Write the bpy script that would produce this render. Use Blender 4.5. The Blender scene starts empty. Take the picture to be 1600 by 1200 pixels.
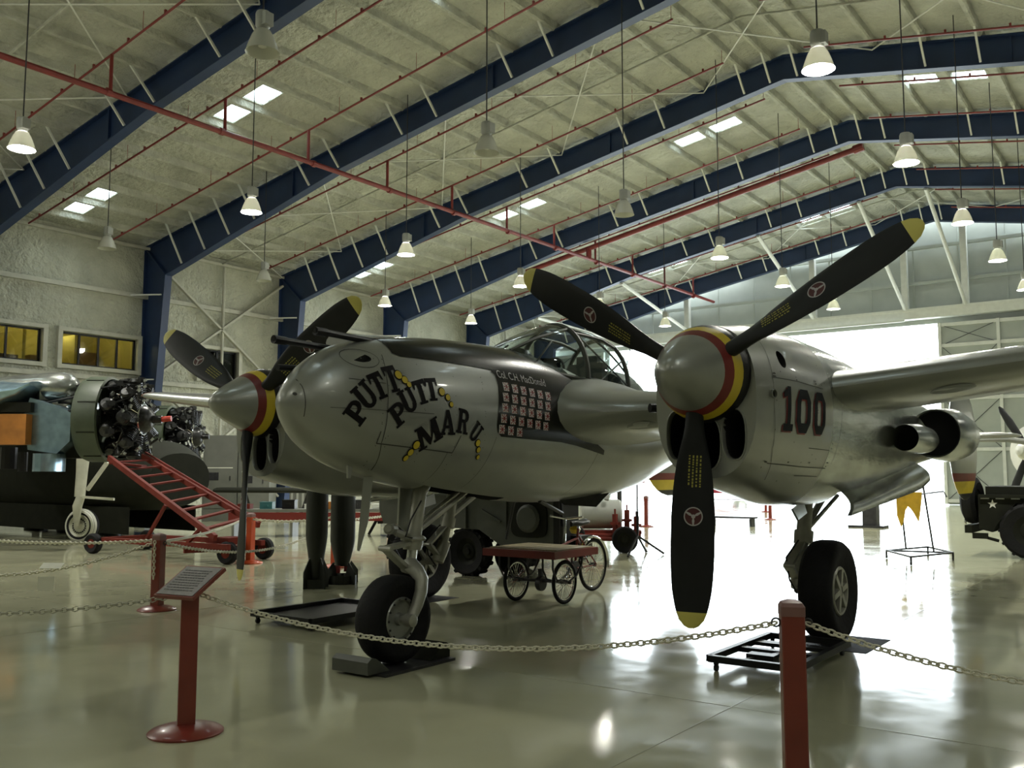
import bpy, bmesh, math, random
from mathutils import Vector, Matrix
from mathutils.geometry import tessellate_polygon
R = random.Random(7)
sc = bpy.context.scene
COL = sc.collection
PI = math.pi

# ------------------------------------------------------------------ camera, sky, lights, exposure
cam = bpy.data.cameras.new('camera'); camo = bpy.data.objects.new('camera', cam); COL.objects.link(camo)
camo.location = (5.255, -6.068, 1.535)
camo.rotation_euler = (PI/2 + 0.0939, 0, 0.6289)
cam.sensor_width = 36; cam.lens = 1463.7/1600*36; cam.clip_end = 600
sc.camera = camo
sc.view_settings.view_transform = 'Standard'; sc.view_settings.look = 'None'
sc.view_settings.exposure = 0.0; sc.view_settings.gamma = 1.0; sc.view_settings.use_curve_mapping = False
w = bpy.data.worlds.new('overcast'); sc.world = w; w.use_nodes = True
bg = w.node_tree.nodes['Background']; bg.inputs[0].default_value = (0.85, 0.95, 1.0, 1); bg.inputs[1].default_value = 10.0
sc.cycles.max_bounces = 7; sc.cycles.diffuse_bounces = 4; sc.cycles.glossy_bounces = 4; sc.cycles.transmission_bounces = 6
sc.cycles.transparent_max_bounces = 12; sc.cycles.sample_clamp_indirect = 6.0; sc.cycles.caustics_reflective = False; sc.cycles.caustics_refractive = False

def light(name, kind, loc, energy, color=(1, 1, 1), rot=(0, 0, 0), **kw):
    l = bpy.data.lights.new(name, kind); l.energy = energy; l.color = color
    for k, v in kw.items(): setattr(l, k, v)
    o = bpy.data.objects.new(name, l); COL.objects.link(o); o.location = loc; o.rotation_euler = rot
    return o
# the daylight openings guide the sky sampling (portals give off no light themselves)
def portal(name, loc, rot, sx, sy):
    o = light(name, 'AREA', loc, 1, rot=rot, shape='RECTANGLE', size=sx, size_y=sy)
    o.data.cycles.is_portal = True
portal('door_daylight', (-13.6, 41.75, 4.4), (-PI/2, 0, 0), 18.8, 8.9)
# high-bay grid of the hangar: lit ones give a wide downward cone
LAMP_W = 760
LX = [0.75, -5.9, -13.2, -19.6]; LY = [2.8, 8.4, 14.0, 19.8, 25.1, 30.7]; LZ = 8.2
LIT = {(0, 1): 1, (0, 2): 1, (2, 0): 1, (2, 1): 1, (2, 2): .8, (2, 3): 1, (1, 3): .7, (3, 3): .8, (3, 4): .8, (1, 4): .7, (0, 3): .8, (0, 4): .7, (0, 5): 1, (1, 5): .5, (2, 4): .4, (2, 5): .4}
LAMPC = (1.0, 0.99, 0.88)
def lamp(x, y, k):   # downlight of the reflector, and what passes through its prismatic glass to all sides
    light('lamp_light', 'POINT', (x, y, LZ - .34), LAMP_W*.33*k, LAMPC, shadow_soft_size=.16)
    light('lamp_light', 'SPOT', (x, y, LZ - .34), LAMP_W*1.3*k, LAMPC, spot_size=2.5, spot_blend=.6, shadow_soft_size=.16)
for (i, j), k in LIT.items():
    lamp(LX[i], LY[j], k)
for x in (13.5, 7.1, 0.75, -5.9, -13.2, -19.6):          # the same grid, behind and beside the camera
    for y in (-2.8, -8.4, -14.0):
        if (x, y) in ((0.75, -2.8), (-5.9, -2.8)): continue
        lamp(x, y, .55 if x < -10 else .10)
for y in (8.4, 19.8):
    lamp(9.5, y, .45)

# ------------------------------------------------------------------ materials
def mat(name, col, rough=.6, metal=0., var=.12, scale=6., bump=0., bscale=40., emit=0., spec=.5, coat=0., alpha=None, stretch=None, bdist=.05):
    m = bpy.data.materials.new(name); m.use_nodes = True
    nt = m.node_tree; b = nt.nodes['Principled BSDF']
    b.inputs['Roughness'].default_value = rough; b.inputs['Metallic'].default_value = metal
    b.inputs['Specular IOR Level'].default_value = spec; b.inputs['Coat Weight'].default_value = coat; b.inputs['Coat Roughness'].default_value = .06
    b.inputs['Base Color'].default_value = (*col, 1)
    tc = nt.nodes.new('ShaderNodeTexCoord'); src = tc.outputs['Object']
    if stretch:
        mp = nt.nodes.new('ShaderNodeMapping'); mp.inputs['Scale'].default_value = stretch
        nt.links.new(src, mp.inputs[0]); src = mp.outputs[0]
    if var:
        n = nt.nodes.new('ShaderNodeTexNoise'); n.inputs['Scale'].default_value = scale; n.inputs['Detail'].default_value = 5
        nt.links.new(src, n.inputs['Vector'])
        r = nt.nodes.new('ShaderNodeValToRGB')
        r.color_ramp.elements[0].position = .3; r.color_ramp.elements[1].position = .7
        r.color_ramp.elements[0].color = (*[c*(1-var) for c in col], 1); r.color_ramp.elements[1].color = (*[min(1, c*(1+var)) for c in col], 1)
        nt.links.new(n.outputs[0], r.inputs[0]); nt.links.new(r.outputs[0], b.inputs['Base Color'])
    if bump:
        n2 = nt.nodes.new('ShaderNodeTexNoise'); n2.inputs['Scale'].default_value = bscale; n2.inputs['Detail'].default_value = 3
        nt.links.new(src, n2.inputs['Vector'])
        bp = nt.nodes.new('ShaderNodeBump'); bp.inputs['Strength'].default_value = bump; bp.inputs['Distance'].default_value = bdist
        nt.links.new(n2.outputs[0], bp.inputs['Height']); nt.links.new(bp.outputs[0], b.inputs['Normal'])
    if emit:
        b.inputs['Emission Color'].default_value = (*col, 1); b.inputs['Emission Strength'].default_value = emit
    return m
def glass(name, tint, alpha, rough=.02):
    m = bpy.data.materials.new(name); m.use_nodes = True; nt = m.node_tree; nt.nodes.clear()
    o = nt.nodes.new('ShaderNodeOutputMaterial'); mx = nt.nodes.new('ShaderNodeMixShader')
    tr = nt.nodes.new('ShaderNodeBsdfTransparent'); gl = nt.nodes.new('ShaderNodeBsdfGlossy'); fr = nt.nodes.new('ShaderNodeLayerWeight')
    tr.inputs[0].default_value = (*tint, 1); gl.inputs['Roughness'].default_value = rough; fr.inputs[0].default_value = .5
    pw = nt.nodes.new('ShaderNodeMath'); pw.operation = 'POWER'; pw.inputs[1].default_value = 4.; ma = nt.nodes.new('ShaderNodeMath'); ma.operation = 'MULTIPLY_ADD'; ma.inputs[1].default_value = .8; ma.inputs[2].default_value = .05
    nt.links.new(fr.outputs['Facing'], pw.inputs[0]); nt.links.new(pw.outputs[0], ma.inputs[0]); nt.links.new(ma.outputs[0], mx.inputs[0]); nt.links.new(tr.outputs[0], mx.inputs[1]); nt.links.new(gl.outputs[0], mx.inputs[2])
    nt.links.new(mx.outputs[0], o.inputs[0])
    return m
M = {}
M['foam'] = mat('sprayed_foam', (.46, .465, .40), .9, 0, .2, .8, 1.0, 5., bdist=.16)
M['foamwall'] = mat('sprayed_foam_wall', (.455, .46, .375), .9, 0, .16, .9, 1.0, 6., bdist=.13)
M['purlin'] = mat('foam_covered_purlin', (.47, .475, .41), .9, 0, .15, 2., .9, 7., bdist=.1)
M['girt'] = mat('cream_girt', (.50, .495, .42), .7, 0, .1, 3.)
M['navy'] = mat('navy_paint', (.016, .036, .10), .45, 0, .15, 1.5)
M['panelwall'] = mat('ribbed_wall_panel', (.42, .45, .41), .6, 0, .08, 1.)
M['whitepaint'] = mat('white_paint', (.72, .73, .68), .5, 0, .06, 4.)
M['redpipe'] = mat('red_pipe_paint', (.21, .028, .024), .45, 0, .15, 4.)
M['redpost'] = mat('red_gloss_paint', (.19, .026, .016), .32, 0, .12, 5., coat=.4)
M['orangepost'] = mat('orange_red_paint', (.50, .07, .02), .35, 0, .1, 5.)
M['redold'] = mat('faded_red_paint', (.14, .021, .014), .7, 0, .2, 6., spec=.2)
M['alu'] = mat('silver_dope', (.325, .335, .31), .33, .55, .06, 3., .02, 5., coat=.4)
M['bare'] = mat('bare_aluminium', (.40, .42, .40), .24, .85, .3, 4., .14, 5., stretch=(1, .5, 1.6))
M['polish'] = mat('polished_metal', (.65, .66, .64), .15, .95, .06, 8.)
M['olive'] = mat('anti_glare_paint', (.012, .012, .009), .2, 0, .2, 5., spec=.25)
M['black'] = mat('black_paint', (.008, .008, .009), .4, 0, .2, 6., spec=.3)
M['blade'] = mat('propeller_black', (.011, .012, .013), .45, 0, .2, 6., spec=.3)
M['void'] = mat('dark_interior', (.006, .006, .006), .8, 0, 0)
M['rubber'] = mat('tyre_rubber', (.009, .009, .010), .75, 0, .2, 9., .1, 30., spec=.25)
M['yellow'] = mat('yellow_paint', (.62, .47, .03), .4, 0, .06, 6.)
M['tipyellow'] = mat('pale_yellow_paint', (.60, .54, .13), .45, 0, .06, 6.)
M['maroon'] = mat('maroon_paint', (.17, .018, .015), .38, 0, .08, 6.)
M['ink'] = mat('black_lettering', (.008, .007, .008), .6, 0, 0, spec=.15)
M['inkred'] = mat('red_outline', (.22, .03, .03), .45, 0, 0)
M['white'] = mat('white_marking', (.75, .75, .72), .5, 0, 0)
M['seam'] = mat('panel_seam', (.06, .06, .055), .6, .2, 0)
M['gearpaint'] = mat('landing_gear_grey', (.36, .36, .31), .4, .35, .15, 9.)
M['chrome'] = mat('chrome', (.8, .8, .8), .08, 1, 0)
M['glass'] = glass('canopy_glass', (.80, .86, .84), .3)
M['officeglass'] = glass('office_glass', (.55, .57, .5), .3)
M['tan'] = mat('worn_tan_leather', (.16, .10, .05), .6, 0, .2, 8.)
M['bombgreen'] = mat('dark_green_bomb_paint', (.014, .017, .012), .5, 0, .15, 6.)
M['milgreen'] = mat('faded_grey_green', (.07, .075, .062), .55, 0, .15, 4.)
M['darkgreen'] = mat('shaded_olive_drab', (.014, .015, .010), .75, 0, .2, 4., spec=.2)  # low light around the bomber is put into this darkened base colour
M['cowlgreen'] = mat('green_cowl', (.045, .060, .034), .5, 0, .15, 5.)
M['engine'] = mat('dark_engine_metal', (.035, .035, .035), .3, .7, .4, 20.)
M['bluemetal'] = mat('bluish_bare_metal', (.30, .42, .50), .25, .8, .2, 6.)
M['orange'] = mat('orange_primer', (.40, .15, .02), .6, 0, .2, 4.)
M['cream'] = mat('cream_gear_paint', (.55, .55, .45), .5, 0, .1, 5.)
M['chain'] = mat('pale_plastic_chain', (.62, .60, .48), .5, 0, .08, 20.)
M['darkchain'] = mat('dull_chain', (.42, .41, .33), .6, 0, .1, 20.)
M['wood'] = mat('platform_wood', (.30, .25, .15), .6, 0, .2, 8., stretch=(1, 12, 12))
M['plaque'] = mat('engraved_plaque', (.24, .225, .22), .3, .8, .15, 25.)
M['steel'] = mat('dark_steel', (.05, .05, .055), .4, .5, .2, 8.)
M['cloth'] = mat('yellow_cloth', (.62, .38, .03), .8, 0, .15, 8.)
M['paper'] = mat('paper', (.70, .70, .60), .8, 0, .04, 8.)
M['tyrewhite'] = mat('whitewall', (.55, .55, .48), .6, 0, .05, 8.)
M['lampglow'] = mat('lamp_bulb', (1.0, .96, 1.0), .5, 0, 0, emit=60.)
M['lampdim'] = mat('lamp_bulb_warm', (.95, 1.0, .9), .5, 0, 0, emit=14.)
def translucent(name, col, mixf):
    m = bpy.data.materials.new(name); m.use_nodes = True; nt = m.node_tree; b = nt.nodes['Principled BSDF']
    b.inputs['Base Color'].default_value = (*col, 1); b.inputs['Roughness'].default_value = .25
    t = nt.nodes.new('ShaderNodeBsdfTranslucent'); t.inputs[0].default_value = (*col, 1); mx = nt.nodes.new('ShaderNodeMixShader'); mx.inputs[0].default_value = mixf
    nt.links.new(b.outputs[0], mx.inputs[1]); nt.links.new(t.outputs[0], mx.inputs[2]); nt.links.new(mx.outputs[0], nt.nodes['Material Output'].inputs[0]); return m
M['lampglass'] = translucent('prismatic_reflector', (.66, .66, .58), .25)
M['office'] = mat('office_wall', (.55, .48, .16), .8, 0, .08, 2.)
M['officelight'] = mat('office_ceiling_lamp', (1, .9, .55), .8, 0, 0, emit=12.)
M['concrete'] = mat('apron_concrete', (.55, .55, .53), .9, 0, .1, .3)
M['skylightglow'] = mat('skylight_well', (.8, .8, .76), .8, 0, 0)
M['carred'] = mat('car_red', (.25, .02, .03), .25, 0, 0, coat=.5)
M['greypaint'] = mat('light_grey_paint', (.34, .35, .32), .5, 0, .1, 3.)
M['cabinet'] = mat('cabinet_grey', (.15, .155, .135), .5, 0, .1, 3.)
M['teal'] = mat('teal_paint', (.03, .13, .14), .5, 0, .1, 3.)

def floor_mat():
    m = bpy.data.materials.new('epoxy_floor'); m.use_nodes = True; nt = m.node_tree; b = nt.nodes['Principled BSDF']
    tc = nt.nodes.new('ShaderNodeTexCoord')
    n = nt.nodes.new('ShaderNodeTexNoise'); n.inputs['Scale'].default_value = .55; n.inputs['Detail'].default_value = 7
    r = nt.nodes.new('ShaderNodeValToRGB'); r.color_ramp.elements[0].position = .3; r.color_ramp.elements[1].position = .72
    r.color_ramp.elements[0].color = (.36, .355, .235, 1); r.color_ramp.elements[1].color = (.475, .47, .325, 1)
    n2 = nt.nodes.new('ShaderNodeTexNoise'); n2.inputs['Scale'].default_value = 2.2; n2.inputs['Detail'].default_value = 4
    mr = nt.nodes.new('ShaderNodeMapRange'); mr.inputs[1].default_value = .3; mr.inputs[2].default_value = .7; mr.inputs[3].default_value = .06; mr.inputs[4].default_value = .14
    n3 = nt.nodes.new('ShaderNodeTexNoise'); n3.inputs['Scale'].default_value = 1.6; n3.inputs['Detail'].default_value = 2
    bp = nt.nodes.new('ShaderNodeBump'); bp.inputs['Strength'].default_value = .06; bp.inputs['Distance'].default_value = .05
    for a in (n, n2, n3): nt.links.new(tc.outputs['Object'], a.inputs['Vector'])
    nt.links.new(n.outputs[0], r.inputs[0]); nt.links.new(r.outputs[0], b.inputs['Base Color'])
    nt.links.new(n2.outputs[0], mr.inputs[0]); nt.links.new(mr.outputs[0], b.inputs['Roughness'])
    nt.links.new(n3.outputs[0], bp.inputs['Height']); nt.links.new(bp.outputs[0], b.inputs['Normal'])
    b.inputs['IOR'].default_value = 1.5
    return m
M['floor'] = floor_mat()

# ------------------------------------------------------------------ mesh helpers
def basis(ax):
    ax = Vector(ax).normalized(); t = Vector((0, 0, 1)) if abs(ax.z) < .9 else Vector((1, 0, 0))
    u = t.cross(ax).normalized(); return u, ax.cross(u), ax
class MB:
    def __init__(s): s.v = []; s.f = []; s.mi = []; s.m = 0
    def add(s, vs, fs):
        o = len(s.v); s.v += [tuple(p) for p in vs]
        for f in fs: s.f.append([o+i for i in f]); s.mi.append(s.m)
        return s
    def box(s, c, d, rot=None):
        c = Vector(c); q = []
        for x in (-.5, .5):
            for y in (-.5, .5):
                for z in (-.5, .5):
                    p = Vector((x*d[0], y*d[1], z*d[2]))
                    if rot is not None: p = rot @ p
                    q.append(c+p)
        return s.add(q, [(0, 1, 3, 2), (4, 6, 7, 5), (0, 4, 5, 1), (2, 3, 7, 6), (0, 2, 6, 4), (1, 5, 7, 3)])
    def bar(s, a, b, wd, h, up=(0, 0, 1)):
        a, b = Vector(a), Vector(b); ax = (b-a).normalized(); up = Vector(up)
        if abs(up.dot(ax)) > .98: up = Vector((1, 0, 0))
        u = up.cross(ax).normalized(); v = ax.cross(u)
        q = [p+u*(i*wd/2)+v*(j*h/2) for p in (a, b) for i, j in ((-1, -1), (1, -1), (1, 1), (-1, 1))]
        return s.add(q, [(3, 2, 1, 0), (4, 5, 6, 7), (0, 1, 5, 4), (1, 2, 6, 5), (2, 3, 7, 6), (3, 0, 4, 7)])
    def loft(s, rings, c0=True, c1=True, closed=True):
        n = len(rings[0]); vs = [p for r in rings for p in r]; fs = []
        for i in range(len(rings)-1):
            for j in range(n if closed else n-1):
                k = (j+1) % n; fs.append((i*n+j, i*n+k, (i+1)*n+k, (i+1)*n+j))
        if c0: fs.append(tuple(range(n-1, -1, -1)))
        if c1: fs.append(tuple((len(rings)-1)*n+j for j in range(n)))
        return s.add(vs, fs)
    def tube(s, pts, r, n=8, caps=True):
        pts = [Vector(p) for p in pts]; rs = r if isinstance(r, (list, tuple)) else [r]*len(pts)
        u = None; rings = []
        for i, p in enumerate(pts):
            d = (pts[min(i+1, len(pts)-1)]-pts[max(i-1, 0)]).normalized()
            if u is None: u = basis(d)[0]
            u = (u-d*u.dot(d)).normalized(); v = d.cross(u)
            rings.append([p+(u*math.cos(2*PI*k/n)+v*math.sin(2*PI*k/n))*rs[i] for k in range(n)])
        return s.loft(rings, caps, caps)
    def lathe(s, prof, o=(0, 0, 0), ax=(0, 0, 1), n=20, c0=False, c1=False):
        u, v, a = basis(ax); o = Vector(o)
        return s.loft([[o+a*h+(u*math.cos(2*PI*k/n)+v*math.sin(2*PI*k/n))*r for k in range(n)] for r, h in prof], c0, c1)
    def torus(s, c, ax, Rr, r, n=24, k=8, ell=1., u=None):
        b = basis(ax) if u is None else (Vector(u), Vector(ax).cross(Vector(u)), Vector(ax)); c = Vector(c); rings = []
        for i in range(n):
            t = 2*PI*i/n; d = b[0]*math.cos(t)*ell+b[1]*math.sin(t); dn = d.normalized()
            rings.append([c+d*Rr+dn*r*math.cos(2*PI*j/k)+b[2]*r*math.sin(2*PI*j/k) for j in range(k)])
        rings.append(rings[0]); return s.loft(rings, False, False)
    def prism(s, poly, o, u, v, t):
        """2-D polygon in the plane o+u*x+v*y, thickened along u x v by t"""
        o, u, v = Vector(o), Vector(u), Vector(v); nrm = u.cross(v).normalized()
        a = [o+u*x+v*y for x, y in poly]; b = [p+nrm*t for p in a]; n = len(a)
        tri = tessellate_polygon([[Vector((x, y, 0)) for x, y in poly]])
        fs = [(i, (i+1) % n, n+(i+1) % n, n+i) for i in range(n)]
        for q in tri: fs.append(tuple(reversed(q))); fs.append(tuple(n+i for i in q))
        return s.add(a+b, fs)
    def build(s, name, mats, parent=None, smooth=35, local=False):
        me = bpy.data.meshes.new(name); me.from_pydata(s.v, [], s.f)
        mats = mats if isinstance(mats, (list, tuple)) else [mats]
        for m in mats: me.materials.append(M[m] if isinstance(m, str) else m)
        me.polygons.foreach_set('material_index', s.mi)
        bm = bmesh.new(); bm.from_mesh(me); bmesh.ops.recalc_face_normals(bm, faces=bm.faces); bm.to_mesh(me); bm.free()
        if smooth:
            me.polygons.foreach_set('use_smooth', [True]*len(me.polygons)); me.set_sharp_from_angle(angle=math.radians(smooth))
        me.update(); o = bpy.data.objects.new(name, me); COL.objects.link(o)
        if parent is not None:
            o.parent = parent
            if not local and parent.type == 'EMPTY': o.location = -parent.location
        return o
def tag(o, label=None, cat=None, group=None, kind=None):
    for k, v in (('label', label), ('category', cat), ('group', group), ('kind', kind)):
        if v: o[k] = v
    return o
def empty(name, loc=(0, 0, 0), label=None, cat=None, group=None, rz=0):
    o = bpy.data.objects.new(name, None); COL.objects.link(o); o.location = loc; o.rotation_euler = (0, 0, rz); o.empty_display_size = .2
    return tag(o, label, cat, group)
def copy_obj(o, parent=None, loc=None, rot=None):
    c = o.copy(); COL.objects.link(c)
    if parent is not None: c.parent = parent
    if loc is not None: c.location = loc
    if rot is not None: c.rotation_euler = rot
    return c
def copy_tree(o, loc=None, label=None, parent=None, rz=None):
    c = copy_obj(o, parent, loc)
    if rz is not None: c.rotation_euler = (0, 0, rz)
    if label: c['label'] = label
    for ch in list(o.children): copy_tree(ch, parent=c)
    return c
# ------------------------------------------------------------------ the hangar
XL, XR, RX = -27.1, 18.7, -4.2          # wall planes and ridge line
Y0, Y1 = -26.0, 41.8
FY = [1.25, 7.85, 14.45, 21.05, 27.65, 34.25, 40.85]
def rt(x): return 14.14-.174*abs(x-RX)  # top of the rafters
def zb(x):                              # inner flange of the rafters
    a = abs(x-RX); t = [(0, 13.40), (12.2, 11.22), (21.5, 8.93)]
    for (a0, z0), (a1, z1) in zip(t, t[1:]):
        if a <= a1: return z0+(z1-z0)*(a-a0)/(a1-a0)
    return 8.93
def structure(o): o['kind'] = 'structure'; return o
def grid_wall(mb, us, vs, holes, f):
    """quads over the grid us x vs but for cells inside a hole; f(u, v) -> point"""
    for u0, u1 in zip(us, us[1:]):
        for v0, v1 in zip(vs, vs[1:]):
            cu, cv = (u0+u1)/2, (v0+v1)/2
            if any(a < cu < b and c < cv < d for a, b, c, d in holes): continue
            mb.add([f(u0, v0), f(u1, v0), f(u1, v1), f(u0, v1)], [(0, 1, 2, 3)])
b = MB(); b.box((-4.2, 8, -.15), (46.6, 68.2, .3)); structure(b.build('floor', 'floor', smooth=0))
fl = bpy.data.objects['floor']
b = MB()
for y in (-13.3, -6.7, -.1, 6.5, 13.1, 19.7, 26.3, 32.9): b.box((-4.2, y, .0008), (46, .007, .0016))
for x in (-23.7, -17.1, -10.5, -3.9, 2.7, 9.3): b.box((x, 8, .0012), (.007, 67.6, .0016))
b.build('saw_cut_joints', mat('joint_filler', (.42, .415, .30), .13, 0, 0), fl)
b = MB(); b.box((-4.2, 142, -.17), (500, 200, .3)); structure(b.build('trim_20', 'concrete', smooth=0))

# roof deck with skylight wells
SKX = []; PUR = [-8.2-1.375*k for k in range(-2, 14)]+[RX-.42, RX+.42]+[-8.4+8.2+1.375*k for k in range(-2, 14)]
for cx in (-24.7, -16.45, -8.2, -.4, 8.0): SKX += [(cx-1.2, cx-.16), (cx+.16, cx+1.2)]
SKY = [(-2.98, -2.27), (10.4, 11.12), (24.0, 24.72), (37.1, 37.82)]
us = sorted({XL-.2, XR+.2, RX}|{a for s in SKX for a in s}); vs = sorted({Y0, Y1}|{a for s in SKY for a in s})
holes = [(a, b_, c, d) for a, b_ in SKX for c, d in SKY]
DK = .2
b = MB(); grid_wall(b, us, vs, holes, lambda x, y: (x, y, rt(x)+DK)); grid_wall(b, us, vs, holes, lambda x, y: (x, y, rt(x)+DK+.05))
for a, c, e, f in holes:
    for p, q in (((a, e), (c, e)), ((c, e), (c, f)), ((c, f), (a, f)), ((a, f), (a, e))):
        b.add([(*p, rt(p[0])+DK), (*q, rt(q[0])+DK), (*q, rt(q[0])+DK+.05), (*p, rt(p[0])+DK+.05)], [(0, 1, 2, 3)])
ceil = structure(b.build('ceiling', 'foam', smooth=0))
for a, c, e, f in holes:
    z0, z1 = rt(a)+DK+.02, rt(c)+DK+.02
    q = MB(); q.loft([[(a, e, z0), (c, e, z1), (c, f, z1), (a, f, z0)], [(a, e, z0+.02), (c, e, z1+.02), (c, f, z1+.02), (a, f, z0+.02)]])
    q.build('skylight_pane', M['skypane'] if 'skypane' in M else M.setdefault('skypane', glass('skylight_acrylic', (.9, .93, .92), .3)), ceil, 0)
    cx = (a+c)/2
    portal('skylight_daylight', (cx, (e+f)/2, rt(cx)+DK+.045), (0, math.atan(.174)*(1 if cx > RX else -1), 0), c-a, f-e)
for x in PUR:
    if not XL < x < XR: continue
    z = rt(x)+DK/2
    q = MB(); rr = []
    for i in range(35):
        y = Y0+(Y1-Y0)*i/34; wv = .075+.012*math.sin(i*2.3+x)
        rr.append([(x-wv*1.5, y, z+.12), (x-wv, y, z-.08), (x+wv*.4, y, z-.105), (x+wv, y, z-.07), (x+wv*1.5, y, z+.12)])
    q.loft(rr); q.build('purlin', 'purlin', ceil)
# X bracing rods and struts under the roof of the braced bays
def px_(x, off=-.1): return rt(x)+off
for y0, y1 in ((14.6, 20.9), (34.4, 40.7), (1.4, 7.7)):
    for x0, x1 in ((-6.8, -12.2), (-12.2, -17.7), (-17.7, -23.2), (-23.2, -26.9), (-1.6, 3.9), (3.9, 9.4), (9.4, 14.9), (-6.8, -1.6)):
        for a, c in ((y0, y1), (y1, y0)):
            q = MB(); q.tube([(x0, a, px_(x0)), (x1, c, px_(x1))], .022, 6); q.build('brace_rod', 'whitepaint', ceil)
    ym = (y0+y1)/2
    for x0, x1 in ((-26.9, -12.2), (-12.2, RX), (RX, 14.9)):
        q = MB(); q.tube([(x0, ym, px_(x0, -.06)), (x1, ym, px_(x1, -.06))], .035, 6); q.build('strut_pipe', 'purlin', ceil)

# walls
YW = [(7.0, 10.47), (11.16, 14.1), (16.86, 18.75)]; ZW = (5.36, 6.53)
wh = [(a, c, *ZW) for a, c in YW]
b = MB(); us = sorted({Y0, Y1}|{a for s in YW for a in s}); vs = [0, ZW[0], ZW[1], rt(XL)+DK+.1]
grid_wall(b, us, vs, wh, lambda y, z: (XL, y, z)); grid_wall(b, us, vs, wh, lambda y, z: (XL-.25, y, z))
for a, c, e, f in wh:
    for p, q in (((a, e), (c, e)), ((c, e), (c, f)), ((c, f), (a, f)), ((a, f), (a, e))):
        b.add([(XL, *p), (XL, *q), (XL-.25, *q), (XL-.25, *p)], [(0, 1, 2, 3)])
wl = structure(b.build('wall_left', 'foamwall', smooth=0))
for a, c in zip([Y0]+FY, FY+[Y1]):
    for z in (8.22, 4.97, 2.2):
        q = MB(); q.bar((XL+.07, a, z), (XL+.07, c, z), .2, .16); q.build('girt', 'girt', wl, 0)
    q = MB(); q.bar((XL+.1, a, rt(XL)-.05), (XL+.1, c, rt(XL)-.05), .16, .1); q.build('eave_strut', 'girt', wl, 0)
for y0, y1 in ((14.6, 20.9), (34.4, 40.7)):
    for z0, z1 in ((9.7, 5.05), (5.05, .5)):
        for a, c in ((y0, y1), (y1, y0)):
            q = MB(); q.bar((XL+.22, a, z0), (XL+.22, c, z1), .08, .16, (1, 0, 0)); q.build('cross_brace', 'girt', wl, 0)
    q = MB(); q.tube([(XL+.2, 17.85 if y0 < 20 else 37.5, 0), (XL+.2, 17.85 if y0 < 20 else 37.5, 10)], .06, 8); q.build('wall_post', 'girt', wl)
for i, (a, c) in enumerate(YW):
    n = (3, 4, 2)[i]; q = MB()
    for y in (a-.08, c+.08): q.box((XL+.06, y, (ZW[0]+ZW[1])/2), (.2, .16, 1.5))
    for z in (ZW[0]-.08, ZW[1]+.08): q.box((XL+.06, (a+c)/2, z), (.22, c-a+.3, .14))
    wi = structure(q.build('window_%d' % (i+1), 'girt', smooth=0))
    q = MB()
    for k in range(n+1):
        y = a+(c-a)*k/n; y += .03 if k == 0 else -.03 if k == n else 0
        q.box((XL-.1, y, (ZW[0]+ZW[1])/2), (.07, .07, ZW[1]-ZW[0]))
    for z in (ZW[0]+.03, ZW[1]-.03): q.box((XL-.1, (a+c)/2, z), (.07, c-a, .06))
    q.build('window_frame', 'black', wi, 0)
    for k in range(n):
        q = MB(); q.box((XL-.12, a+(c-a)*(k+.5)/n, (ZW[0]+ZW[1])/2), (.01, (c-a)/n-.07, ZW[1]-ZW[0]-.1)); q.build('pane', 'officeglass', wi, 0)
# the lit office behind the first two windows, a dark one behind the third
b = MB()
for x0, x1, y0, y1 in ((-31, XL-.26, 6, 14.6),):
    b.add([(x0, y0, 4.5), (x0, y1, 4.5), (x0, y1, 7.4), (x0, y0, 7.4)], [(0, 1, 2, 3)])
    b.add([(x0, y0, 4.5), (x1, y0, 4.5), (x1, y1, 4.5), (x0, y1, 4.5), (x0, y0, 7.4), (x1, y0, 7.4), (x1, y1, 7.4), (x0, y1, 7.4)], [(0, 1, 2, 3), (4, 5, 6, 7), (0, 1, 5, 4), (2, 3, 7, 6)])
off = structure(b.build('wall_office', 'office', smooth=0))
q = MB(); q.box((-29.6, 12.6, 5.6), (1.9, .12, 2.2)); q.box((-29.9, 10.75, 5.6), (2.1, .12, 2.2)); q.build('partition', 'office', off, 0)
q = MB(); q.box((-30.5, 13.9, 5.55), (.5, .9, 1.5)); q.box((-29.7, 11.6, 5.3), (.9, .8, 1.1)); q.box((-28.2, 13.55, 5.0), (.9, .9, .95)); q.box((-28.6, 8.6, 5.2), (1.0, 3.2, .9)); q.build('office_furniture', 'tan', off, 0)
q = MB(); q.box((-28.6, 9, 7.3), (.3, 1.2, .06)); q.box((-28.6, 13, 7.3), (.3, 1.2, .06)); q.build('ceiling_lamp', 'officelight', off, 0)
for y in (8.6, 12.2): light('office_lamp', 'POINT', (-29.2, y, 7.0), 90, (1, .88, .5), shadow_soft_size=.3)
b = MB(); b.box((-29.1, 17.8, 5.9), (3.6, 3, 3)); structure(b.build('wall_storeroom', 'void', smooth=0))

b = MB(); b.box((XR+.12, (Y0+Y1)/2, 5.2), (.24, Y1-Y0, 10.6)); wr = structure(b.build('wall_right', 'foamwall', smooth=0))
b = MB(); b.prism([(XL, 0), (XR, 0), (XR, rt(XR)+.3), (RX, 14.5), (XL, rt(XL)+.3)], (0, Y0-.2, 0), (1, 0, 0), (0, 0, 1), -.2); structure(b.build('wall_back', 'foamwall', smooth=0))
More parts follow.
